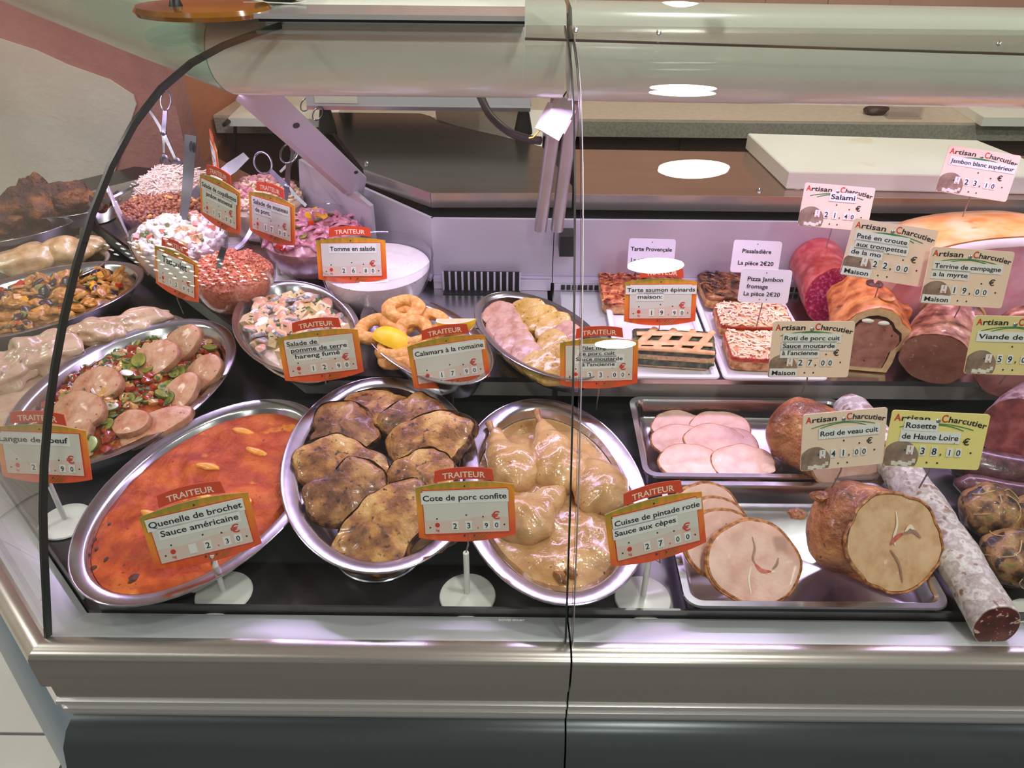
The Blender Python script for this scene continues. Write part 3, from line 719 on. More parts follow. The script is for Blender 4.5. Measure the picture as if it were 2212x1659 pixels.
for i, (px, py, z, rx, ry, yw, tl, ro, lb) in enumerate(chops):
    p = Z(px, py, z)
    rx *= 1.10; ry *= 1.10
    M_ = Matrix.Translation(p) @ Matrix.Rotation(R(tl), 4, 'X') @ Matrix.Rotation(R(ro), 4, 'Y') @ Matrix.Rotation(R(yw), 4, 'Z') @ Matrix.Translation((0,0,-.008))
    t = thing('pork_chop', lb, 'meat', group='browned pork chops', M=M_)
    slab_mb(rx, ry, .017, seed=i+3, irr=.06, f=2.6, n=72, bumpy=.0028, bend=.10, dome=.003, shape=chopshape(i*1.7)).build('seared_meat', [m_chop if i in (0,3,4,5,7) else m_chop2, m_chopedge], t)
    rg = slab(rx*1.02, ry*1.02, .012, seed=i+3, irr=.07, f=2.2, n=64, bend=.10, shape=chopshape(i*1.7))
    MB().rings([ [V(p_)*1 for p_ in rg[4]], [V(p_)*V((1,1,1)) for p_ in rg[5]] ] if False else [[(q[0]*1.015, q[1]*1.015, q[2]+.001) for q in rg[3][j0:j0+22]] for j0 in (4,)] + [[(q[0]*1.02, q[1]*1.02, q[2]+.004) for q in rg[4][4:26]]] + [[(q[0]*1.0, q[1]*1.0, q[2]+.0065) for q in rg[6][4:26]]], cap0=False, cap1=False, closed=False).build('fat_rim', m_chopedge, t)
vs, fs = lump(.06,.03,.003,.2,1.5,5,3)
tag(MB().add([(x,y,z) for x,y,z in vs], fs).build('cooking_juice', mat('meat_juice', [C(120,98,60), C(150,124,76)], scale=30, rough=.1, coat=.8), loc=Z(880,1165,.8745)), 'pool of greenish cooking juice under the pork chops', 'sauce')

# ------------------------------------------------------------------ guinea fowl legs in sauce
lvl = .034; a, b = inside(d_pint, lvl)
t = thing('sauce_pool', 'tan mushroom sauce filling the guinea fowl dish', 'sauce', d_pint.location, d_pint.rotation_euler[2])
bl = [(*local_of(d_pint, Z(px, py, .895))[:2], sx, hh) for px, py, sx, hh in ((1150,1110,.04,.012),(1285,1130,.035,.012),(1130,1200,.045,.008),(1230,1220,.05,.008),(1310,1190,.03,.008),(1090,1060,.03,.01),(1180,1030,.03,.012))]
def zp(x, y, k):
    z = lvl - .002 + .004*(1-k**3) + .0035*nz((x,y,0), 32, 8) + .002*nz((x,y,0), 75, 9) 
    for gx, gy, sx, hh in bl: z += hh*gauss(x, y, gx, gy, sx, sx*.7, gx*40)
    top = local_of(d_pint, Z(1180, 930, .885)); 
    if x < -a*.78: z -= .022*min(1, (-a*.78 - x)/.02)
    return z if k < .97 else lvl - .003
disc_surface(MB(), a, b, zp, 34, 110, skirt=.02).build('sauce', m_tan, t)
for px, py in ((1210,1258),(1232,1250),(1300,1115)):
    q = local_of(d_pint, Z(px, py, .888)); vs, fs = lump(.009,.005,.006,.3,2,px,2)
    MB().add(vs, fs, Matrix.Translation((q.x,q.y,zp(q.x,q.y,.5)+.001)) @ Matrix.Rotation(px, 4, 'Z')).build('mushroom', m_mush, t)
legs = [((1108,1010),(1064,932),.032,'sauce covered guinea fowl leg at the upper left, its knuckle towards the shelf'),
        ((1205,1005),(1165,908),.035,'sauce covered guinea fowl leg with the bare bone pointing up at the middle'),
        ((1300,1060),(1245,985),.034,'sauce covered guinea fowl leg along the right side of its dish'),
        ((1135,1120),(1215,1060),.034,'sauce covered guinea fowl leg lying low in the middle of its dish')]
for i, ((ax_, ay_), (ex, ey), r_, lb) in enumerate(legs):
    A = Z(ax_, ay_, .900); Bq = Z(ex, ey, .903 + .010*(i == 1)); d = Bq - A
    t = thing('guinea_fowl_leg', lb, 'meat', A, group='guinea fowl legs in sauce')
    pts = [A - d*.55, A - d*.3, A, A + d*.35, A + d*.65, A + d*.9, A + d*1.02]; rs = [r_*.35, r_*.9, r_*1.05, r_*.85, r_*.5, r_*.32, r_*.1]
    cp = along(pts, 5); rr_ = []
    for k in range(len(cp)):
        q = k / (len(cp)-1) * (len(rs)-1); j = min(int(q), len(rs)-2); rr_.append(rs[j] + (rs[j+1]-rs[j])*(q-j))
    mb = MB().tube(cp, rr_, 22, sq=.72)
    mb.v = [tuple(V(v) - A + V((nz(v,30,i), nz(v,30,i+9), nz(v,30,i+5)))*.007 + V((0,0,.003*nz(v,80,i)))) for v in mb.v]
    mb.build('sauced_meat', m_tan, t, smooth=80)
    if i < 2: MB().tube([d*.9, d*1.05, d*1.2 + V((0,0,.003))], [.0045,.004,.0055], 10).build('bone', m_bone, t)

# ------------------------------------------------------------------ diced things scattered as parts
def mesh_of(mb, mats, smooth=38):
    o = mb.build('proto', mats, smooth=smooth); me = o.data; bpy.data.objects.remove(o); return me
PR = {}
def proto(kind):
    if kind in PR: return PR[kind]
    L_ = []
    for i in range(3):
        if kind == 'tomato_dice': x = mesh_of(MB().add(*lump(.0055,.0045,.0035,.25,1.5,i,1)), m_tomato)
        elif kind == 'onion_dice': x = mesh_of(MB().add(*lump(.005,.0042,.0036,.2,1.5,i+4,1)), m_onion)
        elif kind == 'pickle_slice': x = mesh_of(slab_mb(.0082,.0068,.003,i,.05,n=14), [m_pickle, m_pickle_e])
        elif kind == 'parsley_bit': x = mesh_of(MB().add(*cube(.0018,.0012,.0004,.4,i)), m_herb)
        elif kind == 'potato_cube': x = mesh_of(MB().add(*cube(.0085,.007,.006,.18,i)), m_potato)
        elif kind == 'herring_piece': x = mesh_of(slab_mb(.014,.009,.005,i+2,.15,n=16,bend=.3), [m_herring, m_silver])
        elif kind == 'herring_skin': x = mesh_of(slab_mb(.013,.008,.0035,i+7,.15,n=16,bend=.3), [m_silver, m_herring])
        elif kind == 'egg_piece': x = mesh_of(MB().add(*lump(.010,.008,.005,.15,1.2,i,2)), m_egg)
        elif kind == 'macaroni':
            x = mesh_of(MB().tube([(.007*math.cos(q)-.0035, .007*math.sin(q), 0) for q in [R(-75+25*k) for k in range(7)]], .0032, 8), m_maca)
        elif kind == 'ham_cube': x = mesh_of(MB().add(*cube(.0045,.004,.0035,.25,i)), m_ham)
        elif kind == 'carrot_dice': x = mesh_of(MB().add(*cube(.0048,.0042,.0038,.2,i)), m_carrot)
        elif kind == 'pea': x = mesh_of(MB().add(*lump(.0038,.0038,.0036,.08,1,i,1)), m_pea)
        elif kind == 'mayo_lump': x = mesh_of(MB().add(*lump(.0072,.006,.005,.3,1.5,i,2)), m_mayo, 80)
        elif kind == 'pork_strip': x = mesh_of(slab_mb(.015,.0075,.003,i+5,.2,n=18,bend=.5,bumpy=.002), [m_museau, m_museau])
        elif kind == 'red_pepper_dice': x = mesh_of(MB().add(*cube(.0052,.004,.003,.25,i)), m_pepper_r)
        elif kind == 'yellow_pepper_dice': x = mesh_of(MB().add(*cube(.008,.0042,.0025,.3,i)), m_pepper_y)
        elif kind == 'chicken_strip': x = mesh_of(slab_mb(.019,.0095,.007,i+3,.2,n=18,bend=.2,bumpy=.004), [m_chicken, m_chicken])
        elif kind == 'aubergine_piece': x = mesh_of(slab_mb(.012,.008,.004,i+1,.2,n=14,bend=.3), [m_aub, m_aub])
        L_.append(x)
    PR[kind] = L_; return L_
def scatter(parent, kind, n, a, b, zf, seed, tilt=.5, kmax=.95, kmin=0.0, dz=0, s0=.8, s1=1.2, ok=None):
    rr = random.Random(seed)
    P_ = proto(kind); c = 0; tries = 0
    while c < n and tries < n*20:
        tries += 1
        k = kmin + (kmax-kmin)*math.sqrt(rr.random()); q = rr.uniform(0, 2*PI); x, y = a*k*math.cos(q), b*k*math.sin(q)
        if ok and not ok(x, y): continue
        s_ = rr.uniform(s0, s1)
        M_ = Matrix.Translation((x, y, zf(x, y, k) + dz)) @ Euler((rr.uniform(-tilt,tilt), rr.uniform(-tilt,tilt), rr.uniform(0,6.3))).to_matrix().to_4x4() @ Matrix.Scale(s_, 4)
        put(kind, P_[rr.randrange(3)], parent, M=M_); c += 1

# ------------------------------------------------------------------ tongue in tomato sauce
lvl = .036; a, b = inside(d_lang, lvl)
t = thing('tomato_stew', 'chunky tomato and pickle sauce with parsley around the tongue slices', 'sauce', d_lang.location, d_lang.rotation_euler[2])
def zl(x, y, k): return (lvl + .026*(1-k*k) + .004*nz((x,y,0), 30, 21) + .0025*nz((x,y,0), 90, 22)) if k < .97 else lvl - .004
disc_surface(MB(), a*.97, b*.97, zl, 26, 90, skirt=.02).build('sauce', m_tomsauce, t)
okl = lambda x, y: True
scatter(t, 'tomato_dice', 130, a, b, zl, 31, dz=.003, s0=1.0, s1=1.8)
scatter(t, 'onion_dice', 110, a, b, zl, 32, dz=.003, s0=1.0, s1=1.7)
scatter(t, 'pickle_slice', 50, a, b, zl, 33, dz=.005, tilt=.6, s0=1.0, s1=1.5)
scatter(t, 'parsley_bit', 70, a*.8, b*.8, zl, 34, dz=.012, s1=1.6)
tong = [(385,745,.938,.040,.026,60,45,'rosy tongue slice at the top right of the tomato sauce dish'),
 (330,775,.944,.040,.028,40,40,'tongue slice leaning second from the top in the tomato sauce dish'),
 (435,805,.926,.034,.026,70,35,'pale tongue slice low at the right rim of the tomato sauce dish'),
 (205,830,.940,.040,.028,20,30,'tongue slice sprinkled with parsley in the middle left of its dish'),
 (385,850,.922,.036,.024,80,35,'narrow tongue slice standing at the right edge of the sauce'),
 (335,915,.920,.050,.024,60,12,'long tongue slice along the lower right rim of its dish'),
 (165,885,.936,.042,.028,10,30,'tongue slice with herbs nearest the dark glass edge'),
 (282,912,.928,.026,.020,30,20,'small round tongue slice at the bottom of the tomato sauce dish'),
 (150,925,.925,.034,.026,-10,28,'tongue slice lowest at the left of the tomato sauce dish')]
for i, (px, py, z, rx, ry, yw, tl, lb) in enumerate(tong):
    M_ = Matrix.Translation(Z(px, py, z - .014)) @ Matrix.Rotation(R(-25), 4, 'Z') @ Matrix.Rotation(R(tl*.9), 4, 'X') @ Matrix.Rotation(R(yw), 4, 'Z') @ Matrix.Translation((0,0,-.008))
    tag(slab_mb(rx*1.0, ry*1.02, .011, seed=i+40, irr=.035, f=1.5, n=40, bumpy=.0008, bend=.12).build('tongue_slice', [m_tongue, m_tongue_e], M=M_), lb, 'meat', 'tongue slices in tomato sauce')

scatter(t, 'tomato_dice', 34, a*.72, b*.6, zl, 41, dz=.013, s0=1.1, s1=1.8); scatter(t, 'onion_dice', 24, a*.72, b*.6, zl, 42, dz=.013, s0=1.1, s1=1.8); scatter(t, 'pickle_slice', 12, a*.72, b*.6, zl, 43, dz=.016, tilt=.6, s0=1.1, s1=1.5); scatter(t, 'tomato_dice', 46, a*.7, b*.7, zl, 36, dz=.009, s0=1.2, s1=2.0); scatter(t, 'parsley_bit', 110, a*.9, b*.9, zl, 39, dz=.016, s0=.9, s1=1.8)
scatter(t, 'onion_dice', 34, a*.7, b*.7, zl, 37, dz=.009, s0=1.2, s1=2.0)
scatter(t, 'pickle_slice', 16, a*.7, b*.7, zl, 38, dz=.010, tilt=.6, s0=1.1, s1=1.5)
# ------------------------------------------------------------------ meat in beige cream sauce, mixed chicken, pale chicken, dark roast
lvl = .030; a, b = inside(d_sau, lvl)
t = thing('cream_sauce', 'beige cream sauce with pepper covering meat in the left wing', 'sauce', d_sau.location, d_sau.rotation_euler[2])
def zs_(x, y, k): return (lvl - .004 + .010*(1-k*k) + .004*nz((x,y,0), 26, 51)) if k < .97 else lvl - .008
disc_surface(MB(), a, b, zs_, 20, 80, skirt=.015).build('sauce', m_beige, t)
for i, (px, py, z, rx, ry, rz_, yw, lb) in enumerate(((285,700,.902,.058,.026,.022,25,'sauced meat piece at the right end of the cream sauce dish'),(210,722,.904,.045,.028,.022,10,'sauced meat piece with an open brown end in the cream sauce dish'),(100,765,.903,.05,.038,.030,30,'large round sauced meat piece left of the dark glass edge'),(20,800,.900,.045,.035,.026,60,'sauced meat piece at the left edge of the photo'))):
    p = Z(px, py, z); vs, fs = lump(rx, ry, rz_, .20, 1.9, i+60, 5); mb = MB().add([V(v)*(1 + .05*nz(v, 60, i) + .03*nz(v, 140, i)) for v in vs], fs)
    o = tag(mb.build('sauced_meat', m_beige, loc=p, rot=(0,0,R(yw)), smooth=80), lb, 'meat', 'meat pieces in cream sauce')
lvl = .034; a, b = inside(d_mix, lvl)
t = thing('chicken_stew', 'yellow brown chicken strips with peppers and aubergine in the left wing dish', 'food', d_mix.location, d_mix.rotation_euler[2])
def zm(x, y, k): return (lvl + .016*(1-k*k) + .004*nz((x,y,0), 26, 71)) if k < .97 else lvl - .006
disc_surface(MB(), a, b, zm, 18, 70, skirt=.015).build('sauce', m_veg, t)
scatter(t, 'chicken_strip', 110, a, b, zm, 72, dz=.004, tilt=.7, s0=.55, s1=1.0)
scatter(t, 'aubergine_piece', 30, a, b, zm, 73, dz=.007, tilt=.8)
scatter(t, 'red_pepper_dice', 9, a, b, zm, 74, dz=.007, s1=1.6)
scatter(t, 'pickle_slice', 14, a, b, zm, 75, dz=.008, tilt=.8)
scatter(t, 'yellow_pepper_dice', 10, a, b, zm, 76, dz=.008, s1=1.4)
for i, (px, py, z, rx, ry, rz_, yw, lb) in enumerate(((60,560,.905,.06,.035,.026,30,'pale roast chicken piece at the left of its dish'),(135,545,.905,.05,.032,.026,10,'pale roast chicken piece in the middle of its dish'),(195,532,.903,.03,.02,.018,20,'small pale roast chicken piece by the dark glass edge'))):
    tag(MB().add(*lump(rx, ry, rz_, .16, 1.4, i+80, 4)).build('chicken_piece', m_chickpale, loc=Z(px, py, z), rot=(0,0,R(yw)), smooth=80), lb, 'meat', 'pale roast chicken pieces')
for i, (px, py, z, rx, ry, rz_, yw, lb) in enumerate(((75,450,.945,.085,.052,.062,25,'dark roasted joint with a pointed top furthest left'),(145,428,.958,.05,.035,.03,10,'dark roasted piece behind the pointed joint'),(20,478,.935,.05,.035,.03,40,'roasted piece with golden fat at the left edge'))):
    vs, fs = lump(rx, ry, rz_, .2, 1.6, i+90, 5); vs = [V(v)*(1 + .10*nz(v, 45, i) + .06*nz(v, 110, i)) for v in vs]
    vs = [(x*(1-.55*max(0,z)/rz_) if i == 0 else x, y*(1-.45*max(0,z)/rz_) if i == 0 else y, z) for x, y, z in vs]
    tag(MB().add(vs, fs).build('roast_joint', m_roastdark, loc=Z(px, py, z), rot=(0,0,R(yw)), smooth=80), lb, 'meat', 'dark roasted joints')
for i, (px, py) in enumerate(((205,437),(228,430),(218,447))):
    tag(MB().add(*lump(.02,.014,.010,.2,1.6,i+95,3)).build('fried_piece', m_roastdark, loc=Z(px, py, .95), rot=(0,0,i)), ('fried piece under the tongs nearest the dark glass edge','fried piece under the tongs at the right end of the small dish','fried piece at the front rim of the small dish')[i], 'meat', 'dark fried pieces')

# ------------------------------------------------------------------ squid rings and lemon
rings_ = [(808,712,.955,.031,.0095,20,15,'squid ring lying at the far left of its dish'),(872,668,.975,.030,.0095,0,20,'topmost squid ring crowning the pile'),(868,690,.962,.030,.0095,30,20,'squid ring directly under the topmost one'),(935,698,.955,.028,.009,-20,15,'squid ring in front of the far lemon wedge'),(895,718,.958,.031,.0095,10,25,'squid ring in the centre of the pile'),(850,755,.945,.028,.0095,0,5,'squid ring under the yellow lemon wedge'),(855,770,.938,.028,.0095,40,5,'lowest squid ring at the front of the dish'),(900,768,.940,.026,.009,60,30,'squid ring half hidden left of the price card'),(965,735,.942,.028,.0095,60,20,'squid ring behind the price card')]
for i, (px, py, z, r1, r2, yw, tl, lb) in enumerate(rings_):
    mb = MB(); n = 40; rg = []
    for k in range(n):
        q = 2*PI*k/n; row = []
        for j in range(14):
            w_ = 2*PI*j/14; rr2 = r2*(1.06 + .16*nz((math.cos(q)*1.3, math.sin(q)*1.3, math.sin(w_)), 1.6, i))
            x = (r1-r2 + rr2*math.cos(w_))*math.cos(q)*(1 + .08*math.sin(q*2+i)); y = (r1-r2 + rr2*math.cos(w_))*math.sin(q)*.88; zz = rr2*.95*math.sin(w_) + .002*math.sin(q*2+i)
            row.append((x, y, zz))
        rg.append(row)
    rg.append(rg[0]); mb.rings(rg, cap0=False, cap1=False)
    M_ = Matrix.Translation(Z(px, py, z)) @ Matrix.Rotation(R(tl), 4, 'X') @ Matrix.Rotation(R(yw), 4, 'Z')
    tag(mb.build('squid_ring', m_squid, M=M_), lb, 'food', 'fried squid rings')
def lemon_wedge(px, py, z, rot, lb, size=.028):
    t = thing('lemon_wedge', lb, 'lemon', M=Matrix.Translation(Z(px, py, z)) @ Euler(rot).to_matrix().to_4x4())
    n = 12; span = R(75); rgp, rgw = [], []
    for i in range(15):
        u = -1 + 2*i/14; x = u*size*1.15; rr_ = size*math.sqrt(max(0.002, 1 - u*u))*.86
        rgp.append([(x, rr_*math.sin(-span/2 + span*j/n), rr_*math.cos(-span/2 + span*j/n)) for j in range(n+1)])
    MB().rings(rgp, closed=False, cap0=False, cap1=False).build('peel', m_lemon, t)
    for sgn in (0, n):
        MB().rings([[g[sgn] for g in rgp], [(g[sgn][0]*.93, g[sgn][1]*.90, g[sgn][2]*.90) for g in rgp]], closed=False, cap0=False, cap1=False).build('pith', m_pith, t, smooth=None)
        MB().rings([[(g[sgn][0]*.93, g[sgn][1]*.90, g[sgn][2]*.90) for g in rgp], [(g[0][0]*.9, 0, 0) for g in rgp]], closed=False, cap0=False, cap1=False).build('flesh', m_lemonf, t, smooth=None)
    return t
lemon_wedge(848,742,.945,(R(28),R(12),R(-22)), 'bright yellow lemon wedge lying peel up on the squid rings', .029)
lemon_wedge(986,688,.974,(R(118),R(-12),R(-20)), 'cut lemon wedge with pale flesh at the right of the squid dish', .028)

# ------------------------------------------------------------------ pork fillet slices in mustard sauce
lvl = .020; a, b = inside(d_fil, lvl)
t = thing('mustard_sauce', 'yellow grainy mustard sauce under the pork fillet slices', 'sauce', d_fil.location, d_fil.rotation_euler[2])
disc_surface(MB(), a, b, lambda x, y, k: (lvl + .003*nz((x,y,0), 30, 3)) if k < .97 else lvl-.004, 12, 60, skirt=.012).build('sauce', m_mustard, t)
fil = [(1080,680,.030),(1088,703,.031),(1103,728,.030),(1120,748,.030),(1140,768,.029),(1165,787,.028),(1195,803,.026)]
fil2 = [(1140,672,.031),(1165,688,.031),(1195,706,.030),(1222,728,.029),(1195,745,.030),(1238,762,.027)]
for row, (L_, nm) in enumerate(((fil, 'front'), (fil2, 'rear'))):
    for i, (px, py, r_) in enumerate(L_):
        M_ = Matrix.Translation(Z(px, py, .948 - .001*i + .004*row)) @ Matrix.Rotation(R(-35), 4, 'Z') @ Matrix.Rotation(R(28), 4, 'X') @ Matrix.Rotation(R(i*37), 4, 'Z') @ Matrix.Translation((0,0,-.005))
        sauced = (row == 1 and i not in (3,)) or i in (5, 6)
        ords = ('first','second','third','fourth','fifth','sixth','seventh')[i]
        tag(slab_mb(r_, r_*.82, .009, seed=i+100+row*20, irr=.05, f=1.8, n=34, bumpy=.0012, bend=.1).build('fillet_slice', [m_mustard if sauced else m_fillet, m_mustard], M=M_),
            f'{"sauce coated" if sauced else "pinkish"} pork fillet slice, {ords} from the back in the {"left" if row == 0 else "right"} row', 'meat', 'pork fillet slices')

# ------------------------------------------------------------------ potato and herring salad
lvl = .022; a, b = inside(d_har, lvl)
t = thing('herring_salad', 'potato and smoked herring salad with parsley in a small oval dish', 'salad', d_har.location, d_har.rotation_euler[2])
def zh(x, y, k): return (lvl + .004 + .012*(1-k*k) + .004*nz((x,y,0), 30, 111) - .02*max(0, (-x - a*.35)/a)) if k < .97 else lvl - .008
disc_surface(MB(), a, b, zh, 16, 60, skirt=.01).build('dressing', mat('salad_dressing', [C(220,196,170), C(238,222,204)], scale=40, rough=.3, coat=.3), t)
scatter(t, 'potato_cube', 66, a, b, zh, 112, dz=.005, tilt=.9)
scatter(t, 'herring_piece', 46, a, b, zh, 113, dz=.009, tilt=.8)
scatter(t, 'herring_skin', 8, a, b, zh, 114, dz=.011, tilt=.7)
scatter(t, 'egg_piece', 12, a, b, zh, 115, dz=.009)
scatter(t, 'parsley_bit', 90, a, b, zh, 116, dz=.014, s1=1.5)

# ------------------------------------------------------------------ glass bowls of salad
def bowl(pl_, pr_, py, zrim, label, zb=ZS):
    c = Z((pl_+pr_)/2, py, zrim); depth = (c - O).dot(FW); r = (pr_-pl_)/2*depth/FPX; h = zrim - zb - .001
    t = thing('glass_bowl', label, 'bowl', (c.x, c.y, zb + .001), group='clear glass salad bowls')
    pf = [(.50,0),(.56,.004),(.68,.14),(.82,.36),(.92,.60),(.97,.80),(.995,.97),(1,1)]
    outer = [(r*k, h*z if z > .01 else z) for k, z in pf]
    inner = [(r*k - .0026, max(.004, h*z)) for k, z in pf[:-1]] + [(r-.0022, h)]
    mb = MB().lathe(outer + inner[::-1][0:], n=56); mb.build('bowl_glass', bowl_glass, t)
    MB().lathe([(r-.0022,h-.0004),(r-.0012,h+.0008),(r+.0004,h-.0002)], n=56, cap0=False, cap1=False).build('bowl_rim', bowl_glass, t)
    return t, r, h, c
def fill(name, label, bw, m, level, dome, rough=.003, f=40, seed=0, cat='salad', base='salad_base', off=(0,0)):
    t0, r, h, c = bw
    t = thing(name, label, cat, (c.x, c.y, t0.location.z))
    pf = [(.48,.055),(.68,.15),(.82,.36),(.92,.60),(.97,.80)]
    lv = level*h
    side = [(r*k - .0036, h*z) for k, z in pf if h*z < lv - .003]
    ri = None
    pfx = [(.50,0),(.68,.14),(.82,.36),(.92,.60),(.97,.80),(1,1)]
    for (k0,z0),(k1,z1) in zip(pfx, pfx[1:]):
        if z0 <= level <= z1: ri = r*(k0 + (k1-k0)*(level-z0)/(z1-z0)) - .0040
    def zf(x, y, k): return lv + dome*(1-k**2.2) + (rough*(nz((x,y,0), f, seed) + .6*nz((x,y,0), f*2.6, seed)) if k < .985 else 0)
    n = 64; rg = [[(q*math.cos(2*PI*j/n), q*math.sin(2*PI*j/n), z) for j in range(n)] for q, z in side]
    for i in range(22):
        k = 1 - i/21*.99
        rg.append([(ri*k*math.cos(2*PI*j/n), ri*k*math.sin(2*PI*j/n), zf(ri*k*math.cos(2*PI*j/n), ri*k*math.sin(2*PI*j/n), k)) for j in range(n)])
    MB().rings(rg).build(base, m, t, smooth=60)
    return t, ri, zf
b_tom = bowl(684, 936, 552, 1.0, 'clear glass bowl of white cheese cream at the right end of the bowls')
b_mus = bowl(556, 786, 483, 1.0, 'clear glass bowl of pink pork snout salad behind the cheese bowl')
b_pas = bowl(470, 658, 416, 1.0, 'clear glass bowl of pasta and ham salad holding two tongs')
b_cel = bowl(288, 462, 398, 1.0, 'clear glass bowl of shredded celery furthest back')
b_bea = bowl(254, 446, 434, 1.0, 'clear glass bowl of brown chickpeas below the celery')
b_rus = bowl(278, 488, 500, 1.0, 'clear glass bowl of white diced vegetable salad with a spatula')
b_tab = bowl(398, 593, 568, .99, 'clear glass bowl of orange couscous in front of the bowls')
t, ri, zf = fill('cheese_salad', 'smooth white cheese cream with herb specks filling its bowl', b_tom, m_cream, .80, .002, .0016, 30, 1)
t, ri, zf = fill('pork_snout_salad', 'pink pork snout strips with peppers heaped in a glass bowl', b_mus, mat('snout_base', [C(196,130,140), C(222,176,170)], scale=50, rough=.3, coat=.3), .74, .028, .004, 30, 2)
scatter(t, 'pork_strip', 130, ri, ri, zf, 121, dz=.004, tilt=.7); scatter(t, 'red_pepper_dice', 8, ri, ri, zf, 122, dz=.008); scatter(t, 'yellow_pepper_dice', 7, ri, ri, zf, 123, dz=.007, s1=1.3); scatter(t, 'pickle_slice', 12, ri, ri, zf, 124, dz=.007, tilt=.8)
t, ri, zf = fill('pasta_salad', 'elbow pasta and ham salad heaped in a glass bowl', b_pas, mat('pasta_base', [C(224,190,166), C(234,206,184)], scale=60, rough=.35), .80, .040, .004, 40, 3)
scatter(t, 'macaroni', 190, ri, ri, zf, 131, dz=.003, tilt=.8, s0=.7, s1=.95); scatter(t, 'ham_cube', 110, ri, ri, zf, 132, dz=.004)
t, ri, zf = fill('celery_salad', 'creamy shredded celery heaped in the rearmost bowl', b_cel, mat('celery_base', [C(216,196,172), C(232,214,192)], scale=90, rough=.4, bump=.003, bscale=120), .86, .040, .004, 60, 4)
mb = MB(); rr = random.Random(5)
for i in range(420):
    k = math.sqrt(rr.random())*.98; q = rr.uniform(0,6.28); x, y = ri*k*math.cos(q), ri*k*math.sin(q); d = rr.uniform(0,6.28); l = rr.uniform(.008,.018); z = zf(x,y,k)+.001; b_ = rr.uniform(-.004,.004); up_ = rr.uniform(-.002,.009)
    mb.tube([(x-l*math.cos(d), y-l*math.sin(d), z-.002), (x+b_, y-b_, z+.003), (x+l*math.cos(d), y+l*math.sin(d), z+up_)], .0011, 4)
mb.build('celery_shreds', m_celery, t, kind='stuff')
t, ri, zf = fill('chickpea_salad', 'brown chickpea salad filling its bowl under the celery', b_bea, mat('chickpea_base', [C(96,50,28), C(134,80,48)], scale=90, rough=.4), .88, .014, .002, 40, 5)
mb = MB(); rr = random.Random(6)
for i in range(620):
    k = math.sqrt(rr.random())*.99; q = rr.uniform(0,6.28); x, y = ri*k*math.cos(q), ri*k*math.sin(q)
    vs, fs = lump(.0046,.0042,.004,.08,1.2,i%5,1); mb.add(vs, fs, Matrix.Translation((x,y,zf(x,y,k)+rr.uniform(-.001,.002))))
mb.build('chickpeas', m_chick, t, kind='stuff', smooth=80)
scatter(t, 'onion_dice', 14, ri, ri, zf, 141, dz=.004)
t, ri, zf = fill('vegetable_salad', 'white mayonnaise salad of diced vegetables heaped in its bowl', b_rus, m_mayo, .84, .032, .005, 40, 6)
scatter(t, 'mayo_lump', 170, ri, ri, zf, 151, dz=.001); scatter(t, 'carrot_dice', 24, ri, ri, zf, 152, dz=.003); scatter(t, 'pea', 40, ri, ri, zf, 153, dz=.003); scatter(t, 'potato_cube', 20, ri, ri, zf, 154, dz=.002, s0=.5, s1=.8)
t, ri, zf = fill('couscous_salad', 'orange couscous tabbouleh heaped in the front glass bowl', b_tab, m_cous, .78, .026, .009, 62, 7)
mb = MB(); rr = random.Random(8)
for i in range(1300):
    k = math.sqrt(rr.random())*.98; q = rr.uniform(0,6.28); x, y = ri*k*math.cos(q), ri*k*math.sin(q)
    vs, fs = lump(.0024*rr.uniform(.6,1.8),.0023*rr.uniform(.6,1.4),.0020,.25,1.2,i%7,1); mb.add(vs, fs, Matrix.Translation((x,y,zf(x,y,k)+rr.uniform(-.0005,.0015))) @ Matrix.Rotation(rr.uniform(0,6), 4, 'Z'))
mb.build('couscous_grains', m_cous, t, kind='stuff', smooth=80)
# ------------------------------------------------------------------ steel trays and white trays on the right
def rrect(hx, hy, r, z, n=6):
    out = []
    for cx, cy, a0 in ((hx-r,hy-r,0),(-hx+r,hy-r,90),(-hx+r,-hy+r,180),(hx-r,-hy+r,270)):
        for k in range(n+1):
            q = R(a0 + 90*k/n); out.append((cx + r*math.cos(q), cy + r*math.sin(q), z))
    return out
def tray(name, label, x0, x1, y0, y1, zb, h, m, rz=0, fl=.008, rc=.018, wall=.010, group=None):
    hx, hy = (x1-x0)/2, (y1-y0)/2
    t = thing(name, label, 'tray', ((x0+x1)/2, (y0+y1)/2, zb), R(rz), group)
    L_ = [(fl+wall,0,.7),(fl+.002,.003,.9),(fl+.001,h-.003,1),(.001,h-.004,1),(0,h-.002,1),(.001,h,1),(fl,h,1),(fl+.003,h-.003,.9),(fl+wall*.6,.006,.8),(fl+wall+.002,.0022,.7)]
    MB().rings([rrect(hx-i, hy-i, max(.004, (rc - i*.5)*1), z) for i, z, q in L_]).build('tray_body', m, t)
    return t
f0 = Z(1480,1288,.882); f1 = Z(2044,1292,.882); f2 = Z(1720,1040,.882); f3 = Z(1640,1305,.882)
tr1 = tray('steel_tray', 'rectangular steel tray with veal roast nearest the glass', f0.x - .002, f1.x + .002, f3.y - .004, f2.y, .851, .031, steel_dish, group='steel trays of roast meat')
g1 = Z(1367,870,.884); g2 = Z(1900,1030,.884); g3 = Z(1600,862,.884)
tr2 = tray('steel_tray', 'rectangular steel tray with pork roast behind the front tray', Z(1385,940,.884).x - .008, Z(1895,1000,.884).x, f2.y + .004, SO + CY - .006, .851, .033, steel_dish, group='steel trays of roast meat')
m_white = mat('white_melamine', [C(232,226,234), C(238,232,240)], scale=5, rough=.3, coat=.2)
yfr = Z(1450, 818, ZS + .012).y
wx = Z(1560, 818, ZS + .012).x; wx2 = Z(1792, 822, ZS + .012).x; wx0 = Z(1330, 815, ZS + .012).x
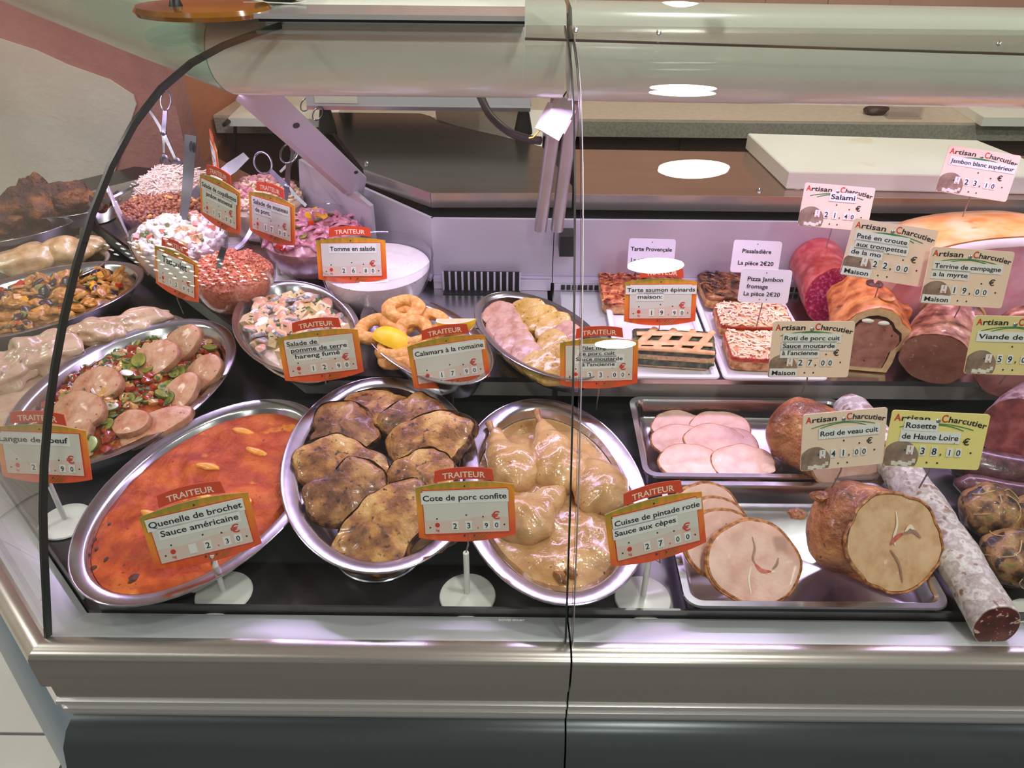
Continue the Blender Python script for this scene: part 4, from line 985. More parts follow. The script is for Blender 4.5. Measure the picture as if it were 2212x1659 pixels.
wt_r = tray('white_tray', 'white tray holding ham pizza slices on the shelf', wx + .002, wx2 - .001, yfr, yfr + .30, ZS + .001, .013, m_white, rz=0, fl=.007, rc=.008, wall=.005, group='white trays of tarts')
wt_l = tray('white_tray', 'white tray holding vegetable tart slices left of the pizza tray', wx0 + .004, wx - .002, yfr + .001, yfr + .30, ZS + .001, .013, m_white, rz=0, fl=.007, rc=.008, wall=.005, group='white trays of tarts')

# ------------------------------------------------------------------ pale ham-like slices in the second tray
m_slice = mat('pale_pork_slice', [C(214,164,148), C(226,182,166), C(232,192,178)], scale=22, rough=.38, sss=.05, coat=.15, spots=[(35,.68,.06,C(240,214,200))], bump=.0006, bscale=150)
m_rind = mat('browned_rind', [C(120,62,26), C(176,110,56), C(206,150,96)], scale=60, rough=.45, bump=.002, bscale=140)
m_vealface = mat('veal_cut_face', [C(204,158,116), C(218,174,132), C(224,184,144)], scale=26, rough=.36, coat=.2, spots=[(40,.68,.05,C(236,204,170))], bump=.0007, bscale=160)
m_pinkvein = mat('pink_vein', [C(190,70,66), C(214,120,104)], scale=60, rough=.3, coat=.4)
m_fatline = mat('fat_line', [C(240,222,196)], rough=.35)
m_greyline = mat('grey_seam', [C(150,112,96), C(170,130,112)], scale=80, rough=.4)
m_roast = mat('browned_roast', [C(112,58,26), C(140,76,36), C(166,98,50), C(190,126,74)], scale=12, rough=.38, detail=6, spots=[(44,.66,.06,C(84,42,22)),(9,.64,.1,C(196,138,84))], bump=.008, bscale=80, coat=.2)
ps = [(1470,925,-8,'pale pork slice at the back left of the second tray'),(1555,925,6,'pale pork slice at the back right of the second tray'),(1470,955,0,'pale pork slice under the front ones at the left side'),(1575,962,4,'pale pork slice on the right with a fatty eye'),(1545,955,-6,'pale pork slice hidden in the middle of its pile'),(1492,1000,0,'pale pork slice at the front left of the second tray'),(1605,1002,8,'pale pork slice at the front right of the second tray')]
for i, (px, py, yw, lb) in enumerate(ps):
    z = .864 + .0022*i
    M_ = Matrix.Translation(Z(px, py, z)) @ Matrix.Rotation(R(6), 4, 'X') @ Matrix.Rotation(R(yw), 4, 'Z')
    t = thing('pork_slice', lb, 'meat', group='pale pork slices', M=M_)
    slab_mb(.043, .034, .0042, seed=i+150, irr=.05, f=1.4, n=44, bumpy=.0008, bend=.06).build('slice_face', [m_slice, m_rind], t)
    if i in (3, 5, 6): slab_mb(.0105, .009, .0012, seed=i+160, irr=.12, n=18).build('fat_eye', mat('pale_fat_eye', [C(228,180,168), C(240,204,192)], scale=90, rough=.35), t, loc=(.027, -.013, .0022))

# ------------------------------------------------------------------ leaning veal slices at the left of the front tray
lean = [(1528,1125,.902,.044,'rearmost leaning veal slice in the front tray'),(1545,1165,.902,.048,'second leaning veal slice from the back in the front tray'),(1568,1195,.900,.051,'third leaning veal slice from the back in the front tray'),(1628,1232,.897,.057,'large leaning veal slice in front with a pink vein')]
def veins(t, r, ya, zc, sgn=1, n=0):
    z = zc
    def strip(pts, w, m, nm):
        mb = MB(); P_ = along(pts, 5); a_, b_ = [], []
        for k, p in enumerate(P_):
            d = (P_[min(k+1,len(P_)-1)] - P_[max(k-1,0)]).normalized(); q = V((-d.y, d.x, 0))*w*(.35 + .65*math.sin(PI*(k+.5)/len(P_)))
            a_.append(p + q); b_.append(p - q)
        mb.rings([a_, b_], cap0=False, cap1=False, closed=False); mb.build(nm, m, t, smooth=None)
    s = r
    strip([(-.02*s,.62*s,z),(.02*s,.35*s,z),(-.05*s,.1*s,z),(.0,-.05*s,z)], .030*s, m_greyline if n else m_fatline, 'seam')
    strip([(.0,-.05*s,z+.0002),(.15*s,-.2*s,z+.0002),(.40*s,-.22*s,z+.0002)] if n else [(-.12*s,-.02*s,z+.0002),(.0,.10*s,z+.0002),(.16*s,.17*s,z+.0002)], .05*s, m_pinkvein, 'pink_vein')
    strip([(.40*s,-.2*s,z),(.55*s,-.05*s,z),(.62*s,.12*s,z)] if n else [(.16*s,.17*s,z),(.42*s,.2*s,z),(.62*s,.05*s,z)], .035*s, m_greyline, 'seam')
    strip([(-.12*s,-.1*s,z),(-.2*s,-.4*s,z),(-.18*s,-.75*s,z)] if n else [(-.12*s,-.12*s,z),(.1*s,-.4*s,z),(.22*s,-.8*s,z)], .022*s, m_greyline if not n else m_fatline, 'seam')
    strip([(.3*s,-.27*s,z),(.42*s,-.2*s,z),(.5*s,-.22*s,z)] if n else [(.22*s,.2*s,z),(.34*s,.3*s,z),(.46*s,.2*s,z)], .04*s, m_fatline, 'fat_line')
for i, (px, py, z, r_, lb) in enumerate(lean):
    M_ = Matrix.Translation(Z(px, py - 2, z - .008) + V((0,.006,.004))) @ Matrix.Rotation(R(14), 4, 'Z') @ Matrix.Rotation(R(38), 4, 'X') @ Matrix.Rotation(R(i*3-20), 4, 'Z')
    t = thing('veal_slice', lb, 'meat', group='leaning veal slices', M=M_)
    slab_mb(r_*.95, r_*.80, .005, seed=200 if i != 2 else 204, irr=.04, f=1.4, n=56, bumpy=.0006).build('slice_face', [m_slice, m_rind], t)
    rim = slab(r_*.95, r_*.80, .005, seed=200 if i != 2 else 204, irr=.04, f=1.4, n=56)[4]
    mb = MB().tube([(p[0]*1.006, p[1]*1.006, .0018 + .0008*nz(p, 150, i)) for p in rim] + [tuple(rim[0])], .0018, 6); mb.build('browned_rim', m_rind, t)
    if i >= 1: veins(t, r_*.78, 0, .0056, n=1)

# ------------------------------------------------------------------ rolled roasts with a cut end
def roast(name, A, B, rad, label, m_skin, m_face, cutn, amp=.05, f=18, seed=1, squash=1.0, group=None, cat='meat', face_name='cut_face', taper=1.0, curve=0, out=.0008, fm=None, round0=True, fb=.0006, nring=34):
    rg = log_rings(A, B, rad, n=nring*2, m=26, amp=amp, f=f, seed=seed, squash=squash, cutn=cutn, taper=taper, curve=curve, round0=round0)
    c0 = (A + B)/2; c0 = V((c0.x, c0.y, min(p.z for r_ in rg for p in r_)))
    t = thing(name, label, cat, c0, group=group)
    MB().rings(rg).build('skin', m_skin, t, loc=-c0, smooth=70)
    fr, n, c = cut_face(rg[-1], out=out, rings=6, bumpy=fb, seed=seed, inset=.035)
    if n.dot(cutn) < 0: n = -n
    fr = [[p + n*(2*max(0,out) if n.dot(V((0,-1,.5))) else 0) for p in r_] for r_ in fr]
    MB().rings(fr, cap0=False).build(face_name, m_face, t, loc=-c0, smooth=60)
    return t, rg, n, c
tocam = lambda p: (O - p).normalized()
Bp = Z(1930,1172,.926); Ap = Z(1748,1112,.916)
cutn = ((Bp - Ap).normalized()*.75 + tocam(Bp)*.65).normalized()
t, rg, n, c = roast('veal_roast', Ap, Bp, .0520, 'big browned veal roast with a wide cut face in the front tray', m_roast, m_vealface, cutn, amp=.055, f=24, seed=3, group='rolled roasts', squash=1.0)
e = thing  # veins drawn on the face
fx = V((1,0,0)); fx = (fx - n*fx.dot(n)).normalized(); fy = n.cross(fx)
Mv = Matrix((fx, fy, n)).transposed().to_4x4(); Mv.translation = c - t.location + n*.0022
class _P: pass
def veins_on(t, M_, r, n):
    before = set(o.name for o in COL.objects)
    veins(t, r, 0, 0.0, n=n)
    for o in list(COL.objects):
        if o.name not in before: o.matrix_basis = M_
veins_on(t, Mv, .056, 0)
mb = MB(); L_ = [p + V((0,0,0)) for p in rg[-1]]
mb.tube([p - t.location + n*.0005 for p in L_] + [L_[0] - t.location + n*.0005], .0017, 6); mb.build('browned_rim', m_rind, t)
for px, py in ((1770,1072),(1722,1110)):
    vs, fs = lump(.010,.008,.005,.25,1.5,px,2); q = Z(px,py,.957)
    MB().add(vs, fs).build('skin_knot', m_roast, t, loc=q - t.location)
Bp = Z(1838,990,.905); Ap = Z(1668,905,.905)
cutn = ((Bp - Ap).normalized()*.6 + tocam(Bp)*.6).normalized()
t, rg, n, c = roast('pork_roast', Ap, Bp, .046, 'browned pork roast with its pale cut end behind a price card in the second tray', m_roast, m_slice, cutn, amp=.06, f=24, seed=9, group='rolled roasts')
mb = MB(); mb.tube([p - t.location + n*.0005 for p in rg[-1]] + [rg[-1][0] - t.location + n*.0005], .0015, 6); mb.build('browned_rim', m_rind, t)

# long dry sausage
m_mould = mat('white_mould', [C(196,186,184), C(170,156,150), C(214,208,206), C(158,128,118)], scale=26, rough=.8, detail=5, spots=[(40,.62,.06,C(140,106,96))], bump=.004, bscale=60)
m_saucut = mat('dry_sausage_cut', [C(70,22,20), C(104,36,32)], scale=30, rough=.35, spots=[(70,.60,.04,C(206,170,160))], coat=.2)
A = Z(1822,866,.895); Bq = Z(2152,1352,.889)
cn = ((Bq-A).normalized()*.7 + V((0,-.6,.25))).normalized()
roast('dry_sausage', A, Bq, .0245, 'long white moulded dry sausage running along the right of the trays to the front lip', m_mould, m_saucut, cn, amp=.05, f=26, seed=15, group='dry sausages', curve=-.012, taper=.95)
# red salami on the shelf
m_salskin = mat('salami_skin', [C(176,52,56), C(200,84,84), C(214,130,124)], scale=26, rough=.3, detail=4, lo=.4, hi=.72, coat=.5, bump=.002, bscale=50)
m_salcut = mat('salami_cut', [C(150,24,70), C(176,50,92), C(204,116,150)], scale=95, rough=.35, detail=3, lo=.42, hi=.68, coat=.2)
A = Z(1755,545,.968); Bq = Z(1795,640,.957)
cn = ((Bq-A).normalized()*.6 + tocam(Bq)*.55 + V((.35,0,0))).normalized()
roast('salami', Z(1755,545,.968) , Z(1795,640,.957), .0435, 'thick red salami with a magenta cut end on the shelf', m_salskin, m_salcut, cn, amp=.02, seed=21)
# ham
m_hamrind = mat('ham_rind', [C(226,140,70), C(238,164,100), C(242,184,140)], scale=10, rough=.3, detail=3, coat=.35, bump=.002, bscale=40, spots=[(12,.64,.06,C(214,110,56))])
m_hamface = mat('ham_cut', [C(214,134,160), C(224,154,176), C(230,172,190)], scale=12, rough=.35, detail=4, coat=.2, stretch=(1,2.5,1))
m_hamfat = mat('ham_fat', [C(240,214,218), C(246,226,228)], scale=18, rough=.35)
hc = V((.715, 1.10, 0)); hw, hh, hd = .19, .102, .085
t = thing('cooked_ham', 'large cooked ham with orange rind and a broad pink cut face', 'meat', (hc.x, hc.y, ZS + .001))
def ham_ring(y, k, zoff=0):
    out = []
    for j in range(48):
        a_ = 2*PI*j/48; x = math.copysign(abs(math.cos(a_))**.75, math.cos(a_)); z = math.copysign(abs(math.sin(a_))**.85, math.sin(a_))
        z = z if z > 0 else z*.72
        kx = 1 + .06*math.cos(2*a_+.5)
        out.append((hw*k*x*kx, y, .074 + hh*k*z*(1+.04*x)))
    return out
rgh = [ham_ring(.10,.12),ham_ring(.098,.42),ham_ring(.085,.70),ham_ring(.06,.88),ham_ring(.025,.97),ham_ring(-.02,1.0),ham_ring(-.06,1.0)]
MB().rings(rgh).build('rind', m_hamrind, t, smooth=80)
f0_ = [(x, -.0605, z) for x, y, z in ham_ring(0,.978)]; f1_ = [(x, -.064, z) for x, y, z in ham_ring(0,.93)]; f2_ = [(x, -.0645 - .004*0, z) for x, y, z in ham_ring(0,.86)]
MB().rings([f0_, f1_, f2_], cap0=False, cap1=False).build('fat_layer', m_hamfat, t, smooth=60)
rf = [[(x, -.0646 + .004*nz((x*2,z,0), 14, 5) - .003*(1-k), z) for x, y, z in ham_ring(0, .86*k)] for k in (1,.9,.8,.7,.6,.5,.4,.3,.2,.1,.02)]
rf[0] = f2_
MB().rings(rf, cap0=False).build('cut_face', m_hamface, t, smooth=60)
t.rotation_euler = (0, 0, R(5))
vs, fs = lump(.036,.03,.036,.1,1.2,3,3); MB().add(vs, fs).build('side_fat', m_hamfat, t, loc=(-.150,-.028,.128))

# pate en croute: crust in the shape of a little loaf house, filling, jelly
m_crust = mat('baked_crust', [C(150,74,28), C(198,116,54), C(220,148,84)], scale=22, rough=.4, detail=4, bump=.002, bscale=90, coat=.25, spots=[(12,.62,.08,C(120,56,24))])
m_dough = mat('crust_section', [C(206,168,124), C(224,190,150)], scale=50, rough=.6)
m_pate = mat('pate_filling', [C(150,96,84), C(172,116,102), C(182,130,114)], scale=26, rough=.45, detail=4, spots=[(70,.66,.04,C(80,50,40)),(30,.68,.05,C(196,150,134))], bump=.001, bscale=120)
m_jelly = mat('dark_jelly', [C(54,36,24)], rough=.15, coat=.6)
pc = Z(1865,812,ZS); 
t = thing('pate_en_croute', 'pate in a golden pastry crust with a pink meat filling, cut open towards the front', 'pate', (pc.x + .0, pc.y + .012, ZS + .001), R(-8))
half = [(-.036,.0),(-.040,.018),(-.041,.036),(-.050,.048),(-.054,.060),(-.050,.074),(-.036,.084),(-.030,.094),(-.016,.103),(0,.106)]
outl = half + [(-x, z) for x, z in half[-2::-1]]
outl = [(x, z) for x, z in outl]
def off(pts, k): 
    cx_ = 0; cz = .05; return [(x*k, cz + (z-cz)*k) for x, z in pts]
skew = lambda x, z, y: (x + y*.10, y, z)
rgp = []
for y, k in ((0,.985),(.001,1.0),(.02,1.01),(.04,1.0),(.06,1.015),(.08,1.0),(.10,1.0),(.118,.99),(.121,.97)):
    rgp.append([skew(x + .0018*nz((x,y,z),60,3), max(0,z) + .0022*nz((x,z,y),45,4), y) for x, z in off(outl, k)])
MB().rings(rgp).build('crust', m_crust, t, smooth=50)
inn = [(x*.76, .009 + (z)*.80) for x, z in outl]
MB().rings([[skew(x, z, -.0015) for x, z in off(outl, .975)], [skew(x, z, -.0015) for x, z in inn]], cap0=False, cap1=False).build('crust_section', m_dough, t, smooth=None)
inn2 = [(x*.94, .010 + (z-.010)*.95 - .001) for x, z in inn]
MB().rings([[skew(x, z, -.0018) for x, z in inn], [skew(x, z, -.0018) for x, z in inn2]], cap0=False, cap1=False).build('jelly', m_jelly, t, smooth=None)
MB().rings([[skew(x*k, .04 + (z-.04)*k, -.0019 - .0012*(1-k) - .0006*nz((x*k,z*k,0),90,2)) for x, z in inn2] for k in (1,.8,.6,.4,.2,.02)], cap0=False).build('filling', m_pate, t, smooth=60)
for x, z in ((-.012,.0845),(.010,.0825)):
    vs, fs = lump(.0085,.0025,.0035,.1,1,int(z*1e4),2); MB().add(vs, fs).build('almond_fat', m_egg, t, loc=(x, -.0022, z))
for y, x, q in ((.07,0,0),(.03,.012,1)):
    MB().lathe([(.010,0),(.012,.004),(.008,.007),(.005,.004),(.001,.0035)], n=20).build('pastry_chimney', m_burn if not q else m_crust, t, loc=(x + y*.1, y, .1035))
for y in (.022, .045, .068):
    MB().add(*lump(.012,.011,.016,.12,1.4,int(y*999),3)).build('crimped_edge', m_crust, t, loc=(.054 + y*.1, y + .04, .064))
# terrine
m_terr = mat('terrine_skin', [C(76,42,26), C(140,88,60), C(172,120,90), C(214,178,154)], scale=20, rough=.42, detail=6, lo=.36, hi=.66, spots=[(24,.62,.06,C(104,60,44)),(40,.68,.04,C(230,196,180))], bump=.002, bscale=60, coat=.2)
m_terrcut = mat('terrine_cut', [C(158,104,88), C(178,124,106)], scale=24, rough=.45, detail=4, spots=[(60,.66,.05,C(206,160,140))], bump=.0012, bscale=120)
A = Z(2062,672,.966); Bq = Z(2018,775,.957)
cn = ((Bq-A).normalized()*.8 + V((-.15,-.4,-.25))).normalized()
t, rg, n, c = roast('terrine', A, Bq, .0455, 'country terrine roll with a glistening mottled top and a cut front', m_terr, m_terrcut, cn, amp=.035, seed=31, cat='pate')
MB().tube([ (c - t.location) + (rg[9][j] - sum((V(p) for p in rg[9]), V())/len(rg[9]))*1.01 + (sum((V(p) for p in rg[9]), V())/len(rg[9]) - c) for j in range(0, len(rg[9]), 2)], .003, 6).build('fat_strip', mat('caul_fat', [C(206,176,110)], rough=.4), t)
# dark meats at the right edge
m_viande = mat('dried_meat_cut', [C(96,34,36), C(126,52,52), C(150,78,74)], scale=26, rough=.4, detail=4, coat=.2)
m_vskin = mat('dried_meat_skin', [C(140,104,110), C(176,146,150), C(110,74,78)], scale=30, rough=.6, bump=.002, bscale=70)
A = Z(2290,860,.915); Bq = Z(2185,925,.905)
roast('dried_meat', A + V((.04,.05,.01)), Bq, .036, 'dark red dried meat with a greyish rim at the right edge', m_vskin, m_viande, ((Bq-A).normalized()*.3 + tocam(Bq)*.9).normalized(), amp=.04, seed=41, group='dried meats')
m_dark = mat('dark_sausage', [C(54,30,34), C(84,48,52), C(112,70,74)], scale=26, rough=.3, coat=.5, bump=.0015, bscale=60)
for i, (p, q, r_, lb) in enumerate((((2040,985),(2290,1030),.024,'dark purple smoked sausage behind the yellow price card'),((2060,1040),(2300,1075),.017,'thin dark sausage lying in front of the thicker one'))):
    A = Z(*p, .880); Bq = Z(*q, .878)
    pts = [A.lerp(Bq, k/10) + V((0, -.010*math.sin(PI*k/10), 0)) for k in range(11)]; rs = [r_*math.sqrt(max(.05, 1-(2*k/10-1)**6)) for k in range(11)]
    tag(MB().tube([x_ - A for x_ in pts], rs, 20).build('smoked_sausage', m_dark, loc=A, smooth=80), lb, 'sausage', 'dark smoked sausages')
A = Z(2230,700,.962); Bq = Z(2195,800,.952)
roast('dried_ham', A, Bq, .048, 'pinkish cured meat roll behind the rightmost price card', m_terr, mat('cured_pink', [C(150,92,92), C(176,120,116)], scale=22, rough=.4, coat=.2), ((Bq-A).normalized()*.7 + V((-.1,-.5,0))).normalized(), amp=.04, seed=51, group='dried meats')
vs, fs = lump(.03,.03,.05,.2,1.4,9,3); tag(MB().add(vs, fs).build('cured_sausage_end', mat('peppered_rind', [C(96,66,58), C(150,112,100), C(178,146,136)], scale=50, rough=.6, bump=.002, bscale=90), loc=Z(2225,620,.965)), 'peppered cured sausage end at the right edge below the ham', 'meat')
m_caillette = mat('caillette', [C(54,34,22), C(112,78,50), C(168,120,76), C(128,116,62)], scale=24, rough=.4, detail=5, lo=.34, hi=.66, spots=[(30,.60,.06,C(50,32,28))], bump=.003, bscale=80, coat=.25)
for i, (px, py, lb) in enumerate(((2140,1105,'round browned stuffed meat parcel further from the glass'),(2188,1205,'round browned stuffed meat parcel nearer the glass at the right edge'),(2250,1130,'browned stuffed meat parcel cut by the right edge'))):
    t = thing('stuffed_parcel', lb, 'meat', Z(px, py, .885), group='stuffed meat parcels')
    MB().add(*lump(.034,.036,.032,.09,1.7,i+70,4)).build('meat_ball', m_caillette, t, smooth=80)
    mb = MB()
    for k in range(5):
        q0 = k*1.3+i; mb.tube([V((.0345*math.sin(w_)*math.cos(q0+.5*math.sin(3*w_)), .0365*math.sin(w_)*math.sin(q0+.5*math.sin(3*w_)), .0328*math.cos(w_))) for w_ in [R(10+12*j) for j in range(10)]], .0007, 5)
    mb.build('caul_net', mat('caul_net', [C(196,160,110)], rough=.4), t)

# ------------------------------------------------------------------ tarts and pizzas
m_pcrust = mat('bread_crust', [C(150,92,44), C(206,152,92), C(226,180,124)], scale=40, rough=.65, bump=.0015, bscale=120)
m_pizza = mat('melted_cheese', [C(226,176,130), C(238,206,166), C(216,132,90)], scale=40, rough=.4, detail=4, spots=[(46,.58,.05,C(178,54,28)),(70,.64,.05,C(206,140,120))], bump=.004, bscale=80, coat=.15)
m_onions = mat('burnt_onion', [C(54,28,18), C(120,66,36), C(186,120,70)], scale=30, rough=.4, detail=4, spots=[(24,.60,.05,C(40,22,20))], bump=.004, bscale=70, coat=.2)
m_tarte = mat('tomato_tart', [C(120,40,22), C(176,74,36), C(206,116,60), C(224,160,100)], scale=34, rough=.35, detail=4, spots=[(40,.62,.05,C(96,34,28)),(60,.66,.05,C(90,84,44))], bump=.004, bscale=70, coat=.3)
m_spin = mat('spinach', [C(34,44,26), C(64,74,44), C(104,104,70)], scale=50, rough=.35, bump=.003, bscale=110, coat=.2)
m_quiche = mat('quiche_filling', [C(206,150,104), C(224,178,132), C(150,140,84)], scale=40, rough=.4, bump=.001, bscale=120)
m_lattice = mat('pastry_lattice', [C(216,150,96), C(232,180,130)], scale=40, rough=.4, coat=.3)
m_ooze = mat('tomato_edge', [C(150,36,16), C(196,70,30)], scale=60, rough=.3, coat=.3, bump=.002, bscale=120)
def bakery_slice(name, px, py, z, sx, sy, th, yaw, m_top, lb, grp, seed, bits=None, mtilt=0, base=m_pcrust):
    t = thing(name, lb, 'pastry' if 'tart' in name or 'quiche' in name else 'pizza', group=grp, M=Matrix.Translation(Z(px, py, z)) @ Matrix.Rotation(R(yaw), 4, 'Z') @ Matrix.Rotation(R(mtilt), 4, 'X'))
    def edge(a_, k): 
        c_, s_ = math.cos(a_), math.sin(a_); q = max(abs(c_), abs(s_)); p = 1/q
        p = min(p, 1.32)
        return c_*p*sx/2*k*(1+.03*nz((c_,s_,0),3,seed)), s_*p*sy/2*k*(1+.03*nz((s_,c_,0),3,seed))
    n = 56
    rg = [[(*edge(2*PI*j/n, k), zz) for j in range(n)] for k, zz in ((.05,0),(.96,0),(1,.003),(1.0,th*.6),(.985,th*.72))]
    MB().rings(rg).build('crust', base, t)
    rg = []
    for i, k in enumerate((1.0,1.01,.97,.86,.74,.6,.46,.32,.18,.04)):
        row = []
        for j in range(n):
            x, y = edge(2*PI*j/n, k); zz = th*.7 if i == 0 else th*(.9 if i == 1 else 1.0) + (.003*nz((x,y,0), 60, seed) + .002*nz((x,y,0), 150, seed) if i > 1 else .0015*nz((x,y,0), 90, seed))
            row.append((x, y, zz))
        rg.append(row)
    MB().rings(rg, mis=[1,1] + [0]*7 + [0]).build('topping', [m_top, m_ooze if m_top is m_pizza else m_top], t, smooth=60)
    for kind, m_, cnt, s_ in (bits or ()):
        mb = MB(); r_ = random.Random(seed)
        for i in range(cnt):
            x, y = r_.uniform(-.46,.46)*sx, r_.uniform(-.46,.46)*sy
            l = r_.uniform(.5,1.4)*s_; d = r_.uniform(0,6.28); zz = th + r_.uniform(.0005,.003)
            mb.tube([(x-l*math.cos(d), y-l*math.sin(d), zz-.0005), (x+l*.3*math.sin(d), y-l*.3*math.cos(d), zz+.001), (x+l*math.cos(d), y+l*math.sin(d), zz-.0005)], s_*.22, 4)
        mb.build(kind, m_, t, kind='stuff')
    return t
m_chz = mat('cheese_shred', [C(240,212,176), C(246,226,196)], scale=60, rough=.4)
m_hams = mat('ham_shred', [C(186,110,96), C(206,140,124)], scale=60, rough=.4)
zt = ZS + .0045
pz = [('pizza_slice',1625,770,.112,.078,-3,m_pizza,'ham and cheese pizza slice at the front of the white tray'),('pizza_slice',1606,702,.112,.074,-3,m_pizza,'ham and cheese pizza slice in the middle of the white tray'),('onion_tart_slice',1566,640,.105,.088,0,m_onions,'burnt onion tart slice at the back of the pizza tray')]
pz0 = Z(1672, 795, zt)
for i, (nm, px, py, sx, sy, yw, mt, lb) in enumerate(pz):
    px = (1648, 1622, 1580)[i]; py = (772, 706, 640)[i]
    bakery_slice(nm, px, py, zt + (0,.004,.006)[i], sx, sy, .022, yw, mt, lb, 'pizza slices in the white tray', 300+i, [('cheese_shreds', m_chz, 170, .006), ('ham_shreds', m_hams, 60, .005)] if i < 2 else [('onion_shreds', m_onions, 60, .008)])
bakery_slice('tomato_tart_slice', 1350, 640, zt, .085, .125, .022, 0, m_tarte, 'red vegetable tart slice at the back of the left white tray', 'tart slices in the white tray', 310, [('vegetable_shreds', m_tarte, 60, .007)])
bakery_slice('tomato_tart_slice', 1432, 655, zt, .075, .125, .022, 0, m_tarte, 'red vegetable tart slice hidden behind the salmon tart card', 'tart slices in the white tray', 311, [('vegetable_shreds', m_tarte, 60, .007)])
t = bakery_slice('quiche_slice', 1450, 772, zt, .118, .060, .030, -6, m_spin, 'salmon and spinach quiche slice with a pastry lattice at the front of the tray', 'tart slices in the white tray', 312, base=m_quiche)
mb = MB()
for k in range(4):
    x0 = -.044 + k*.028; mb.tube([(x0-.012, -.027, .0315), (x0+.004, 0, .0335), (x0+.018, .027, .0325)], [.005,.006,.005], 10, sq=.45)
for k in range(2):
    y0 = -.014 + k*.026; mb.tube([(-.054, y0-.004, .0325), (0, y0, .0340), (.054, y0+.004, .0325)], [.005,.006,.005], 10, sq=.45)
mb.tube([(-.056,-.0285,.030), (0,-.030,.0325), (.056,-.0285,.030)], [.004,.005,.004], 8, sq=.7)
mb.build('pastry_lattice', m_lattice, t)
MB().box(-.058,-.0312,.004,.058,-.0300,.013).build('spinach_layer', m_spin, t)
mat = _mat
# ------------------------------------------------------------------ price cards
m_pole = mat('white_pole', [C(232,230,222)], rough=.3, coat=.3)
m_wire = mat('pin_wire', [C(150,142,138)], rough=.3, metal=.8)
m_panel = mat('card_panel', [C(210,206,194), C(214,210,200)], scale=4, rough=.35)
m_panelpink = mat('card_panel_pink', [C(214,190,176), C(218,196,184)], scale=4, rough=.35)
m_banner = mat('card_banner', [C(206,66,34), C(212,74,40)], scale=6, rough=.3)
m_cream_ink = mat('cream_ink', [C(246,214,190)], rough=.4)
m_ink = mat('black_ink', [C(26,26,34)], rough=.4)
m_redink = mat('red_ink', [C(206,52,36)], rough=.4)
m_greenink = mat('green_ink', [C(36,130,70)], rough=.4)
m_strip = mat('paper_strip', [C(224,224,218)], rough=.5)
m_rivet = mat('rivet', [C(80,72,66)], rough=.3, metal=.6)
m_artis = mat('artisan_card', [C(236,208,182), C(240,214,190)], scale=3, rough=.3, coat=.15)
m_artisy = mat('artisan_card_yellow', [C(232,216,128), C(236,220,140)], scale=3, rough=.3, coat=.15)
m_plain = mat('white_card', [C(232,222,232), C(236,226,236)], scale=3, rough=.3, coat=.15)
m_back = mat('card_back', [C(216,210,218)], rough=.35)
m_photo = mat('printed_photo', [C(120,96,80), C(156,132,114)], scale=90, rough=.35)
m_photoc = mat('printed_photo_cubes', [C(206,196,180), C(226,218,206)], scale=90, rough=.35)
def frame_mat():
    """Printed frame: green-gold at the upper left through orange to red at the lower right."""
    M = bpy.data.materials.new('card_frame'); M.use_nodes = True; N = M.node_tree.nodes; L = M.node_tree.links; P = N['Principled BSDF']
    tc = N.new('ShaderNodeTexCoord'); sp = N.new('ShaderNodeSeparateXYZ'); L.new(tc.outputs['Object'], sp.inputs[0])
    nz_ = N.new('ShaderNodeTexNoise'); nz_.inputs['Scale'].default_value = 60; mp = N.new('ShaderNodeMapping'); mp.inputs['Rotation'].default_value = (0, .6, 0); mp.inputs['Scale'].default_value = (2.5, 1, .4)
    L.new(tc.outputs['Object'], mp.inputs[0]); L.new(mp.outputs[0], nz_.inputs[0])
    a = N.new('ShaderNodeMath'); a.operation = 'MULTIPLY_ADD'; a.inputs[1].default_value = -11.0; a.inputs[2].default_value = .86; L.new(sp.outputs['Z'], a.inputs[0])
    b = N.new('ShaderNodeMath'); b.operation = 'MULTIPLY_ADD'; b.inputs[1].default_value = 1.6; L.new(sp.outputs['X'], b.inputs[0]); L.new(a.outputs[0], b.inputs[2])
    c = N.new('ShaderNodeMath'); c.operation = 'MULTIPLY_ADD'; c.inputs[1].default_value = .5; L.new(nz_.outputs['Fac'], c.inputs[0]); L.new(b.outputs[0], c.inputs[2])
    cr = N.new('ShaderNodeValToRGB'); L.new(c.outputs[0], cr.inputs[0]); e = cr.color_ramp.elements
    e[0].position = .30; e[0].color = C(150,138,40); e[1].position = .55; e[1].color = C(232,150,40)
    for p, q in ((.8, C(232,120,40)), (1.05, C(222,84,40))):
        k = e.new(min(p, 1)); k.color = q
    L.new(cr.outputs[0], P.inputs['Base Color']); P.inputs['Roughness'].default_value = .3; P.inputs['Coat Weight'].default_value = .15
    return M
m_frame = frame_mat()
def pose(cx, cy, wpx, Wd, yaw, roll, tilt, depth=None):
    v = ray(cx, cy); hd = math.atan2(v.x, v.y)  # heading of the view towards the card
    depth = depth or FPX * Wd * max(.2, math.cos(R(yaw) + hd*.6)) / wpx
    return Matrix.Translation(T(cx, cy, depth)) @ Matrix.Rotation(R(yaw), 4, 'Z') @ Matrix.Rotation(R(-tilt), 4, 'X') @ Matrix.Rotation(R(-roll), 4, 'Y'), depth
FR = -.0012   # print stands proud of the card's front (towards -y)
